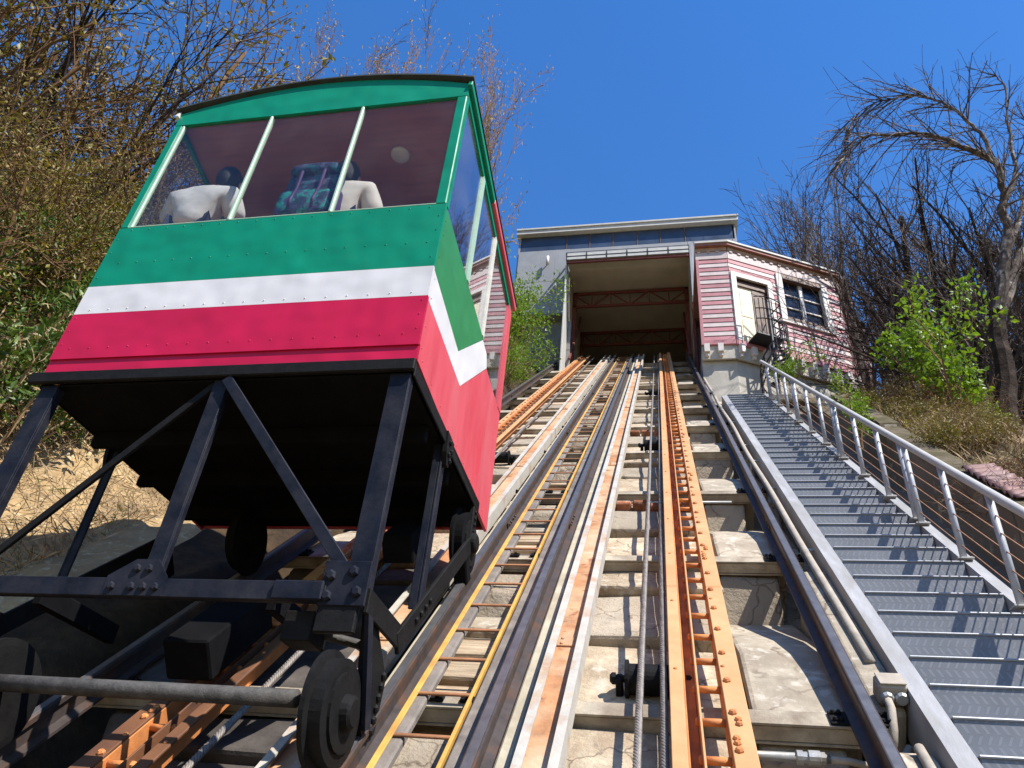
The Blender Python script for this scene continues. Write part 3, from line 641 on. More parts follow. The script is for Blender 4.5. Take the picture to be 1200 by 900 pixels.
b = MB(); b.cbox(V(0.98, 3.55, 0.065), (0.062, 0.055, 0.05), ax=TRK, ch=0.012); b.cbox(V(0.98, 3.55, 0.119), (0.056, 0.05, 0.004), ax=TRK, ch=0.002); obj('junction_box', b, M_conduit, parent=t)
for du in (-0.03, 0.03):
    b = MB(); b.lathe(V(0.98 + du, 3.5, 0.06), -ES, [(0, .03), (.02, .03), (.03, .024)], 10); obj('gland', b, M_gal, parent=t)
b = MB(); b.tube([V(0.95, 3.49, 0.06), V(0.948, 3.42, 0.05), V(0.935, 3.34, -0.0), V(0.915, 3.27, -0.09)], 0.019, 8); obj('flexible_conduit', b, M_conduit, parent=t, smooth=True)
for s in (5.6, 7.4, 8.6, 9.5, 11.2, 13.0):
    b = MB(); b.cbox(V(1.0, s, 0.03), (0.05, 0.016, 0.009), ax=TRK, ch=0.004); b.tube([V(0.96, s, 0.03), V(0.955, s, -0.12)], 0.015, 6); obj('bracket', b, M_gal, parent=t)

# ================================================================== STEEL STAIRS
SN = 0.1
RY = 0.2035
def xr(y): return 1.895 - 0.02 * (y - 4.5)
t = thing('staircase', V(1.45, 0, -0.2), 'straight grey steel staircase with tread plate risers climbing beside the track', 'staircase')
b = MB(); b.prism([(1.04, -.13), (1.04, .1), (1.13, .1), (1.13, .088), (1.052, .088), (1.052, -.118), (1.13, -.118), (1.13, -.13)], V(0, -0.5, 0), EX, EN, ES * 14.1); obj('stringer', b, M_strin, parent=t)
b = MB(); n_st = 45
for k in range(60):
    y0 = 1.6 + k * 0.2; y1 = y0 + 0.205
    if y1 > 11.4: break
sR = []
ys = np.linspace(1.6, 11.45, 30)
v = []; f = []
for y in ys:
    x = xr(y); z = plane_z(y) + SN / math.cos(A42)
    for dx, dz in ((0, 0), (0.075, 0), (0.075, -0.22), (0, -0.22)): v.append((x + dx, y, z + dz - 0.012))
for i in range(len(ys) - 1):
    for j in range(4): a = i * 4 + j; c = i * 4 + (j + 1) % 4; f.append([a, c, c + 4, a + 4])
b = MB(); b.add(v, f); obj('stringer', b, M_strin, parent=t)
kmin = -10
y = 3.4397 + RY * -9
steps = []
while y < 11.42:
    z = plane_z(y) + SN / math.cos(A42)
    x0, x1 = 1.145, xr(y) - 0.012
    b = MB()
    b.box2((x0, y, z - RY * 0.9004 - 0.018), (x1, y + 0.008, z), ch=0.002)
    o = obj('step', b, M_stair, parent=t, org=(x0, y, z))
    b = MB(); b.box2((x0, y + 0.001, z - 0.008), (x1, y + RY - 0.004, z), ch=0.003); obj('tread', b, M_stair, parent=o)
    b = MB(); b.tube([(x0, y - 0.002, z - 0.004), (x1, y - 0.002, z - 0.004)], 0.0065, 6); obj('nosing', b, M_nose, parent=o)
    y += RY
YTOP = y; ZTOP = plane_z(y) + SN / math.cos(A42)
b = MB(); b.box2((1.1, YTOP - 0.01, ZTOP - 0.2), (2.6, 14.3, ZTOP - 0.06), ch=0.02); setp(obj('landing', b, M_conc), kind='structure')

# handrail with paired posts and wires
t = thing('handrail', (1.9, 4.5, plane_z(4.5)), 'grey tubular handrail with rusty wires along the steel stairs', 'handrail')
HR = 0.70
def ztread(y): return plane_z(y) + SN / math.cos(A42) - 0.012
PY = []
yy = 4.535 - 0.605 * 5; k = -5
for k in range(-5, 13):
    y = 4.535 + 0.575 * k
    if y > 11.4: break
    PY.append(y)
    if (k - 2) % 3 == 0: PY.append(y + 0.085)
post_b = MB(); post_b.tube([(0, 0, 0), (0, 0, HR)], 0.0215, 10)
for k in range(1, 6): post_b.bolt((-0.021, 0, HR * k / 6.2), -EX, 0.006, 0.004)
post_me = mesh_of('post', post_b, M_post, np.zeros(3), smooth=True)
bp = MB(); bp.cbox((0, 0, 0.003), (0.05, 0.04, 0.005), ch=0.002)
for sx in (-1, 1):
    for sy in (-1, 1): bp.bolt((sx * .035, sy * .028, .008), EZ, .008, .01)
bp_me = mesh_of('base_plate', bp, M_hrail, np.zeros(3))
for y in PY:
    o = inst('post', post_me, (xr(y) + 0.012, y, ztread(y)), parent=t); inst('base_plate', bp_me, (xr(y) + 0.012, y, ztread(y)), parent=o)
ys = np.linspace(PY[0] - 0.3, 11.38, 24)
b = MB(); b.tube([(xr(q) + 0.012, q, ztread(q) + HR + 0.012) for q in ys], 0.0275, 12); obj('top_rail', b, M_hrail, parent=t, smooth=True)
for k in range(1, 6):
    b = MB(); b.tube([(xr(q) + 0.012, q, ztread(q) + HR * k / 6.2) for q in ys], 0.0042, 5); obj('wire', b, M_wire, parent=t)

M_coping = mat('mossy coping', (0.15, 0.12, 0.085), rough=0.95, var=0.35, scale=6, bump=0.8, bscale=18, c2=(0.08, 0.07, 0.035), c2amt=0.45, c2scale=4, c2soft=0.15, spec=0.1)
# retaining wall to the right of the stairs, cast in lengths
ys = [1.0, 3.3, 5.35, 7.6, 9.4, 11.1, 11.9]
for i in range(len(ys) - 1):
    a, c = ys[i], ys[i + 1] - 0.015
    topo = 0.46 + rng.uniform(-.04, .04) - (0 if a < 9 else (0.4 if a < 11 else 0.7))
    b = MB(); b.prism([(a, plane_z(a) - 0.7), (c, plane_z(c) - 0.7), (c, plane_z(c) + topo), (a, plane_z(a) + topo)], (2.36, 0, 0), EY, EZ, EX * 0.16)
    o = obj('retaining_wall', b, M_wall); bv = o.modifiers.new('bevel', 'BEVEL'); bv.width = 0.025; bv.segments = 2
    setp(o, 'stained concrete retaining wall length on the outer side of the handrail', 'wall', 'lengths of the retaining wall')
    b = MB(); b.prism([(a + 0.004, plane_z(a) + topo - 0.05), (c - 0.004, plane_z(c) + topo - 0.05), (c - 0.004, plane_z(c) + topo + 0.02), (a + 0.004, plane_z(a) + topo + 0.02)], (2.335, 0, 0), EY, EZ, EX * 0.2); obj('coping', b, M_coping, parent=o)
b = MB(); b.prism([(1.0, plane_z(1.0) - 0.25), (12, plane_z(12) - 0.25), (12, plane_z(12) - 0.9), (1.0, plane_z(1) - 0.9)], (1.97, 0, 0), EY, EZ, EX * 0.4); setp(obj('gutter_floor', b, M_wall), kind='structure')
# corrugated scraps on the wall top
M_corr = mat('pinkish corrugated iron', (0.17, 0.1, 0.095), rough=0.6, metal=0.2, var=0.25, scale=4, bump=0.1, c2=(0.22, 0.1, 0.08), c2amt=0.4, c2scale=3, c2soft=0.15)
def corrugated(y0, y1, x0, x1, dz, curl, label):
    n = 70; v = []; f = []
    for i in range(n):
        q = y0 + (y1 - y0) * i / (n - 1)
        for j in range(6):
            x = x0 + (x1 - x0) * j / 5
            v.append((x, q, plane_z(q) + dz + 0.02 * math.sin(i * 0.8) + curl * ((i / n - 0.5) ** 2) + 0.08 * (x - x0)))
    for i in range(n - 1):
        for j in range(5): a = i * 6 + j; f.append([a, a + 1, a + 7, a + 6])
    b = MB(); b.add(v, f); o = obj('corrugated_sheet', b, M_corr, smooth=True); so = o.modifiers.new('solid', 'SOLIDIFY'); so.thickness = 0.006
    setp(o, label, 'sheet', None)
corrugated(5.25, 6.0, 2.38, 2.62, 0.51, 0.02, 'bent corrugated iron sheet lying on the retaining wall by dry grass')

# ================================================================== TRAM CAR
XL, XR, YF, YB = -3.465, -1.235, 3.0, 4.9
def zb(y): return 2.345 - 0.05 * (y - YF)           # lower edge of the side
def zt(y): return 4.75 - 0.19 * (y - YF)            # eaves
XM = (XL + XR) / 2
car = thing('funicular_car', (XM, 3.9, 1.6), 'green white and crimson funicular tram car with black triangular underframe', 'tram car')
FRONT_Z = dict(seam=2.44, w0=2.78, w1=3.005, sill=3.525, head=4.61)
# front sheets (thickness 0.02, y from YF to YF+0.02); the top edge of each follows a faint tilt as hand-cut sheets do
def front_band(name, z0, z1, mt, y=YF, th=0.02):
    b = MB(); nx = 14
    b.prism([(XL, z0), (XR, z0), (XR, z1), (XL, z1)], (0, y, 0), EX, EZ, EY * th)
    return obj(name, b, mt, parent=car)
front_band('apron_panel', 2.352, FRONT_Z['seam'] + 0.012, M_red, YF + 0.012)
redp = front_band('red_panel', FRONT_Z['seam'], FRONT_Z['w0'], M_red)
front_band('white_panel', FRONT_Z['w0'] + 0.0015, FRONT_Z['w1'], M_white)
grp = front_band('green_panel', FRONT_Z['w1'] + 0.0015, FRONT_Z['sill'], M_green)
# gable above the windows: arched top
arch = [(XL, FRONT_Z['head']), (XR, FRONT_Z['head']), (XR, 4.745)]
for k in range(1, 14):
    q = k / 14; arch.append((XR + (XL - XR) * q, 4.745 + 0.2 * math.sin(math.pi * q) ** 0.9))
arch.append((XL, 4.745))
b = MB(); b.prism(arch, (0, YF - 0.004, 0), EX, EZ, EY * 0.03); obj('gable_panel', b, M_green, parent=car)
# rivets
RV = {}
def riv(x, y, z, n, r=0.0055):
    key = ('s' if n[0] else 'f') + ('r' if z < (2.9 if n[0] else 2.779) else ('w' if z < 3.0 else 'g')); rv = RV.setdefault(key, MB()); rv.lathe(np.array([x, y, z]) - n * 0.002, n, [(0, r), (0.003, r * .9), (0.006, r * .45)], 6)
for k in range(17):
    x = XL + 0.1 + k * (XR - XL - 0.2) / 16
    for z in (2.515, 2.81, 3.2, 3.5): riv(x + (0.03 if z == 3.2 else 0), YF, z, -EY)
for z in (2.55, 2.65, 2.75, 3.08, 3.3, 3.42):
    riv(XL + 0.03, YF, z, -EY); riv(XR - 0.03, YF, z, -EY)
for z in (2.45, 2.6, 2.8, 2.95, 3.12, 3.3, 3.42): riv(XR, YF + 0.05, z, EX)
for k in range(9): riv(XR, YF + 0.1 + k * 0.2, zb(YF + 0.1 + k * .2) + 0.06, EX)
for key, rv in RV.items(): setp(obj('rivets', rv, {'fr': M_red, 'fw': M_white, 'fg': M_green, 'sr': M_redside, 'sw': M_white, 'sg': M_greenside}[key], parent=car), kind='stuff')
# front window frames
def bx(name, a, c, mt, parent=car, ch=0.006, **kw):
    b = MB(); b.box2(a, c, ch=ch); return obj(name, b, mt, parent=parent, **kw)
wf = bx('window_frame', (XL + 0.0, YF - 0.003, FRONT_Z['sill']), (XL + 0.06, YF + 0.045, FRONT_Z['head']), M_green)
bx('window_frame', (XR - 0.07, YF - 0.003, FRONT_Z['sill']), (XR - 0.001, YF + 0.045, FRONT_Z['head']), M_green)
bx('frame_bead', (XL + 0.06, YF - 0.001, FRONT_Z['sill'] + 0.004), (XL + 0.085, YF + 0.03, FRONT_Z['head'] - 0.002), M_mint)
bx('frame_bead', (XL + 0.06, YF - 0.002, FRONT_Z['sill'] - 0.002), (XR - 0.06, YF + 0.03, FRONT_Z['sill'] + 0.012), M_mint)
MUL = [-2.685, -1.99]
for x in MUL: bx('mullion', (x - 0.012, YF - 0.006, FRONT_Z['sill'] + 0.003), (x + 0.012, YF + 0.035, FRONT_Z['head'] - 0.002), M_mint)
ed = [XL + 0.085] + MUL + [XR - 0.07]
for i in range(3):
    b = MB(); b.box2((ed[i] + (0.016 if i else 0), YF + 0.012, FRONT_Z['sill'] + 0.012), (ed[i + 1] - (0.016 if i < 2 else 0), YF + 0.016, FRONT_Z['head']), ch=0.001)
    obj('window_pane', b, M_glass, parent=car)

def side(X, sg, sides_mat=True):
    """side wall; sg=+1 outward +X"""
    def sp(name, poly, mt, th=0.02, off=0.0):
        b = MB(); b.prism(poly, (X - sg * th + sg * off, 0, 0), EY, EZ, EX * sg * th); return obj(name, b, mt, parent=car)
    y0 = YF + 0.021
    g1 = (y0, 2.995); g2 = (3.66, 2.905); g3 = (4.165, 3.40)
    sp('side_green_panel', [g1, g2, g3, (4.17, 3.415), (3.64, 3.46), (y0, 3.52)], M_greenside)
    w1 = (y0, 2.765); w2 = (3.80, 2.735); w3 = (4.36, 3.29)
    sp('side_white_stripe', [w1, w2, w3, (4.31, 3.38), (4.17, 3.399), (g2[0] + .002, g2[1] - .002), (y0, 2.993)], M_white)
    sp('side_red_panel', [(y0, zb(y0) + 0.012), (YB, zb(YB)), (YB, 3.24), (4.365, 3.285), (w2[0] + .002, w2[1] - .002), (y0, 2.763)], M_redside)
    # frames and panes
    cols = [(y0, 3.05), (3.615, 3.66), (4.135, 4.175), (4.8, YB)]
    def zs(y): return 3.52 - 0.085 * (y - YF)
    for i, (a, c) in enumerate(cols):
        m_ = M_green if i == 0 else (M_redside if i == 3 else (M_mint if i == 1 else M_cream))
        z0 = zs(a) + 0.001 if i < 2 else (3.42 if i == 2 else 3.25)
        sp('window_post', [(a, z0), (c, z0), (c, zt(c) - 0.12), (a, zt(a) - 0.12)], m_, 0.03, 0.004)
    sp('eaves_rail', [(y0, zt(y0) - 0.12), (YB, zt(YB) - 0.12), (YB, zt(YB)), (y0, zt(y0))], M_green, 0.03, 0.0)
    for (a, c, z0, z1) in ((3.05, 3.615, zs(3.05), zs(3.615)), (3.66, 4.135, zs(3.66), zs(4.135)), (4.175, 4.8, 3.4, 3.25)):
        b = MB(); b.prism([(a, z0), (c, z1), (c, zt(c) - 0.12), (a, zt(a) - 0.12)], (X - sg * 0.014, 0, 0), EY, EZ, EX * sg * 0.004); obj('window_pane', b, M_sideglass, parent=car)
side(XR, 1); side(XL, -1)
# rear wall (uphill end): red lower half, window opening above
bx('rear_panel', (XL + 0.021, YB - 0.02, zb(YB) + 0.01), (XR - 0.021, YB, 3.24), M_redside)
for x in (XL + 0.035, XM, XR - 0.065): bx('rear_post', (x, YB - 0.03, 3.241), (x + 0.03, YB - 0.002, zt(YB) - 0.1), M_redside)
bx('rear_header', (XL + 0.021, YB - 0.03, zt(YB) - 0.1), (XR - 0.021, YB - 0.002, zt(YB)), M_redside)
for a, c in ((XL + 0.066, XM - 0.001), (XM + 0.031, XR - 0.066)):
    b = MB(); b.box2((a, YB - 0.016, 3.241), (c, YB - 0.012, zt(YB) - 0.1), ch=0.001); obj('window_pane', b, M_sideglass, parent=car)
# roof: shallow barrel, front to back slope
n = 22; v = []; f = []
for i in range(n + 1):
    q = i / n; x = XL - 0.035 + (XR - XL + 0.07) * q; h = 0.2 * math.sin(math.pi * (0.02 + 0.96 * q)) ** 0.9
    for y in (YF - 0.035, YB + 0.06):
        zz = zt(y) + h
        v += [(x, y, zz - 0.002), (x, y, zz + 0.012)]
for i in range(n):
    a = i * 4; f += [[a + 1, a + 5, a + 7, a + 3], [a, a + 2, a + 6, a + 4], [a, a + 4, a + 5, a + 1], [a + 2, a + 3, a + 7, a + 6]]
f += [[0, 1, 3, 2], [n * 4, n * 4 + 2, n * 4 + 3, n * 4 + 1]]
b = MB(); b.add(v, f); roof = obj('roof', b, M_rooftar, parent=car)
b = MB()
for x in (XL - 0.02, XR + 0.02): b.bar((x, YF - 0.03, zt(YF) - 0.012), (x, YB + 0.05, zt(YB + 0.05) - 0.015), 0.035, 0.06)
b2 = MB(); b2.bar((XR + 0.012, YF - 0.02, zt(YF) - 0.02), (XR + 0.012, YF + 0.9, zt(YF + .9) - 0.02), 0.03, 0.06); obj('eaves_trim', b2, M_green, parent=roof)
b2 = MB(); b2.bar((XR + 0.012, YF + 0.9, zt(YF + .9) - 0.02), (XR + 0.012, YB + 0.05, zt(YB + .05) - 0.02), 0.03, 0.06); obj('eaves_trim', b2, M_redside, parent=roof)
b2 = MB(); b2.bar((XL - 0.012, YF - 0.02, zt(YF) - 0.02), (XL - 0.012, YB + 0.05, zt(YB + .05) - 0.02), 0.03, 0.06); obj('eaves_trim', b2, M_cream, parent=roof)
# ceiling, floor, benches, lamp
b = MB(); b.prism([(YF + 0.03, zt(YF) - 0.1), (YB - 0.03, zt(YB) - 0.1), (YB - 0.03, zt(YB) - 0.085), (YF + 0.03, zt(YF) - 0.085)], (XL + 0.03, 0, 0), EY, EZ, EX * (XR - XL - 0.06)); ce = obj('ceiling', b, M_ceil, parent=car)
for k in range(1, 6):
    y = YF + 0.06 + k * 0.3
bx('cabin_floor', (XL + 0.03, YF + 0.03, 3.1), (XR - 0.03, YB - 0.03, 3.15), M_inner)
bx('bench', (XL + 0.03, YF + 0.022, 3.5), (XR - 0.03, YF + 0.36, 3.55), M_ceil)
bx('bench_front', (XL + 0.03, YF + 0.33, 3.15), (XR - 0.03, YF + 0.35, 3.5), M_inner)
lz = lambda y: zt(y) - 0.1
b = MB(); b.lathe((-1.83, 3.40, lz(3.40) + 0.005), -EZ, [(0, .07), (.02, .07), (.035, .055), (.04, .0)], 24); obj('ceiling_lamp', b, M_lamp, parent=car, smooth=True)

# --- underframe
def ang(name, p, q, w, mt=M_navy, parent=car, facing=-EY, t=0.012):
    """angle iron: one leg in the plane whose normal is facing, the other turned back"""
    p = np.asarray(p, float); q = np.asarray(q, float); d = (q - p) / np.linalg.norm(q - p)
    x = np.cross(d, facing); x /= np.linalg.norm(x)
    if x @ EX < 0: x = -x
    b = MB(); c = (p + q) / 2; L_ = np.linalg.norm(q - p) / 2
    b.cbox(c, (w / 2, L_, t / 2), ax=(x, d, facing), ch=0.003)
    b.cbox(c + x * (w / 2 - t / 2) - facing * (w * 0.28), (t / 2, L_, w * 0.28 - t / 2 - 0.0008), ax=(x, d, facing), ch=0.003)
    return obj(name, b, mt, parent=parent)
ZC = 1.09
fr = bx('floor_frame', (XL - 0.06, YF - 0.012, 2.27), (XR + 0.004, YF + 0.02, 2.343), M_black)
bx('floor_plate', (XL, YF + 0.025, 2.262), (XR - 0.03, YB - 0.05, 2.275), M_under)
for y in (3.5, 4.0, 4.5): bx('floor_joist', (XL + 0.04, y, 2.16), (XR - 0.06, y + 0.05, 2.26), M_under)
for X, sg in ((XR, 1), (XL, -1)):
    ang('front_post', (X - sg * 0.075, YF + 0.03, 2.27), (X - sg * 0.075, YF + 0.03, ZC - 0.02), 0.11)
    b = MB(); b.box2((X - sg * 0.012, YF + 0.03, 2.255), (X, 4.62, 2.335), ch=0.004); obj('floor_chord', b, M_black, parent=car)
    b = MB(); b.box2((X - sg * 0.03, 3.72, 1.28), (X - sg * 0.015, 3.79, 2.27), ch=0.004); b.box2((X - sg * 0.075, 3.722, 1.28), (X - sg * 0.03, 3.737, 2.27), ch=0.004); obj('side_post', b, M_navy, parent=car)
    # gusset at the top of the side post
    b = MB(); b.prism([(3.68, 2.33), (3.83, 2.32), (3.80, 2.2), (3.77, 2.13), (3.73, 2.13), (3.70, 2.2)], (X - sg * 0.014, 0, 0), EY, EZ, EX * sg * 0.026)
    for yy, z in ((3.74, 2.28), (3.78, 2.24), (3.74, 2.2), (3.77, 2.17)): b.bolt((X + sg * 0.013, yy, z), EX * sg, 0.017, 0.016)
    gs = obj('gusset', b, M_black, parent=car)
    # lower chord: short level length then parallel to the track
    b = MB(); b.bar((X - sg * 0.012, YF + 0.02, 1.07), (X - sg * 0.012, 3.53, 1.06), 0.02, 0.11); obj('lower_chord', b, M_black, parent=car)
    b = MB(); b.bar((X - sg * 0.010, 3.46, 1.02), (X - sg * 0.010, 4.52, 1.98), 0.022, 0.105)
    for q in (3.66, 3.72, 3.78, 3.84): b.bolt((X + sg * 0.002, q, 1.02 + (q - 3.46) * 0.905), EX * sg, 0.018, 0.016)
    obj('sloping_chord', b, M_black, parent=car)
    b = MB(); b.box2((X - sg * 0.03, 4.5, 1.96), (X - sg * 0.002, 4.6, 2.27), ch=0.004)
    for q in range(6): b.bolt((X, 4.55, 2.0 + q * 0.045), EX * sg, 0.014, 0.012)
    obj('rear_post', b, M_black, parent=car)
    b = MB(); b.cbox((X - sg * 0.05, 4.55, 1.84), (0.045, 0.05, 0.1), ax=TRK, ch=0.01); obj('rear_buffer', b, M_under, parent=car)
    # wheel truck side plate with bolts
    b = MB(); b.prism([(3.06, 1.1), (3.2, 1.06), (3.45, 0.86), (3.42, 0.62), (3.3, 0.56), (3.2, 0.66), (3.12, 0.9)], (X - sg * 0.045, 0, 0), EY, EZ, EX * sg * 0.02)
    for q in range(6): b.bolt((X - sg * 0.026, 3.40 - q * 0.008, 0.86 - q * 0.048), EX * sg, 0.02, 0.02)
    obj('truck_plate', b, M_black, parent=car)
    b = MB(); b.prism([(3.04, 1.02), (3.10, 1.02), (3.30, 0.62), (3.24, 0.60)], (X - sg * 0.02, 0, 0), EY, EZ, EX * sg * 0.02); obj('truck_strut', b, M_navy, parent=car)
    # wheels
    ur = mir(-0.775) if sg > 0 else mir(0.815)
    for sw in (2.66, 4.75):
        c = V(ur, sw, 0.14 + 0.2)
        b = MB(); b.lathe(c - EX * sg * 0.055, EX * sg, [(0, .2), (0.004, .232), (.024, .232), (.03, .2), (.08, .2), (.084, .17)], 32)
        w = obj('wheel', b, M_black if sw < 3 else M_under, parent=car)
        b = MB(); b.lathe(c + EX * sg * 0.02, EX * sg, [(0, .15), (.02, .15), (.022, .07), (.05, .065), (.06, .05)], 20); obj('hub', b, M_black, parent=w)
        b = MB(); b.tube([c - EX * sg * 0.02, c + EX * sg * 0.075], 0.035, 12); obj('axle_stub', b, M_black, parent=w)
# front cross members
ang('bottom_bar', (XL + 0.03, YF - 0.02, ZC), (XR - 0.19, YF - 0.02, ZC), 0.085)
bx('bar_sleeve', (-1.66, YF - 0.045, ZC - 0.045), (-1.43, YF - 0.026, ZC + 0.04), M_navy)
bx('corner_bracket', (-1.45, YF - 0.012, ZC - 0.17), (-1.27, YF + 0.02, ZC - 0.02), M_black)
ang('centre_post', (XM + 0.03, YF + 0.03, 2.27), (XM + 0.03, YF + 0.03, ZC + 0.03), 0.085)
ang('diagonal_brace', (XM + 0.07, YF + 0.0, 2.26), (XR - 0.11, YF + 0.0, ZC + 0.08), 0.058)
ang('diagonal_brace', (XM - 0.02, YF + 0.05, 2.26), (XL + 0.1, YF + 0.05, ZC + 0.03), 0.04, mt=M_black)
b = MB(); b.prism([(XM - 0.14, ZC - 0.04), (XM + 0.16, ZC - 0.04), (XM + 0.16, ZC + 0.05), (XM + 0.09, ZC + 0.13), (XM - 0.02, ZC + 0.13), (XM - 0.14, ZC + 0.05)], (0, YF - 0.03, 0), EX, EZ, EY * 0.008)
for x, z in ((-0.1, 0), (0.0, 0), (0.06, 0), (0.12, 0), (0.0, .085), (.06, .085)): b.bolt((XM + x, YF - 0.03, ZC + z), -EY, 0.02, 0.018)
obj('gusset', b, M_navy, parent=car)
b = MB(); b.box2((XR - 0.22, YF - 0.02, ZC - 0.06), (XR - 0.005, YF - 0.006, ZC + 0.14), ch=0.004)
for x, z in ((-0.18, .07), (-0.18, -.02), (-0.08, .09), (-0.05, 0)): b.bolt((XR + x, YF - 0.02, ZC + z), -EY, 0.026, 0.022)
obj('gusset', b, M_navy, parent=car)
# axle tube, brake rod, boxes under the floor
b = MB(); b.tube([(XL + 0.12, YF - 0.02, 0.66), (-1.44, YF - 0.02, 0.655)], 0.035, 14)
M_pipeg = mat('worn grey tube', (0.055, 0.05, 0.046), rough=0.7, var=0.6, scale=14, bump=0.3, bscale=70)
obj('axle_tube', b, M_pipeg, parent=car, smooth=True)
b = MB(); b.tube([(-1.62, YF + 0.1, 0.98), (-1.28, YF + 0.35, 0.96)], 0.022, 10); obj('brake_rod', b, M_pipeg, parent=car, smooth=True)
bx('brake_box', (-1.62, YF + 0.05, 0.9), (-1.48, YF + 0.2, 1.03), M_black)
for x in (-2.95, -1.75): bx('long_bearer', (x, YF + 0.1, ZC - 0.05), (x + 0.05, 3.7, ZC + 0.05), M_under)
b = MB(); b.bar((XL + 0.1, 3.5, 1.03), (XL + 0.1, 4.5, 1.95), 0.05, 0.1); b = MB(); b.cbox(V(-1.62, 4.55, 0.42), (0.1, 0.18, 0.09), ax=TRK, ch=0.01); obj('brake_shoe_box', b, M_under, parent=car)
b = MB(); b.cbox(V(mir(0.17), 3.4, 0.3), (0.12, 0.3, 0.1), ax=TRK, ch=0.01); obj('brake_jaw', b, M_under, parent=car)

# ================================================================== PEOPLE IN THE CAR
def skin_mesh(name, joints, edges, mt, parent, root, sub=2):
    ks = list(joints); P_ = np.array([joints[k][:3] for k in ks])
    base = BASE[parent.name]
    me = bpy.data.meshes.new(name)
    me.from_pydata(((P_ - base) * S).tolist(), [(ks.index(a), ks.index(c)) for a, c in edges], [])
    me.materials.append(mt)
    o = bpy.data.objects.new(name, me); link(o, parent)
    md = o.modifiers.new('skin', 'SKIN'); md.use_smooth_shade = True
    for i, k in enumerate(ks):
        r = joints[k][3:]; rx = r[0] * S; ry = (r[1] if len(r) > 1 else r[0]) * S
        me.skin_vertices[0].data[i].radius = (rx, ry)
        me.skin_vertices[0].data[i].use_root = (k == root)
    sb = o.modifiers.new('sub', 'SUBSURF'); sb.levels = sub; sb.render_levels = sub
    BASE[o.name] = base
    return o
def ellipsoid(b, c, r, n=14, m_=10, jit=0.0, cut=None):
    v = []; f = []
    k = np.random.RandomState(5)
    for i in range(m_ + 1):
        th = math.pi * i / m_
        for j in range(n):
            ph = 2 * math.pi * j / n; q = 1 + jit * (k.rand() - 0.5)
            v.append((c[0] + r[0] * q * math.sin(th) * math.cos(ph), c[1] + r[1] * q * math.sin(th) * math.sin(ph), c[2] + r[2] * q * math.cos(th)))
    for i in range(m_):
        for j in range(n): a = i * n + j; c_ = i * n + (j + 1) % n; f.append([a, a + n, c_ + n, c_])
    b.add(v, f)
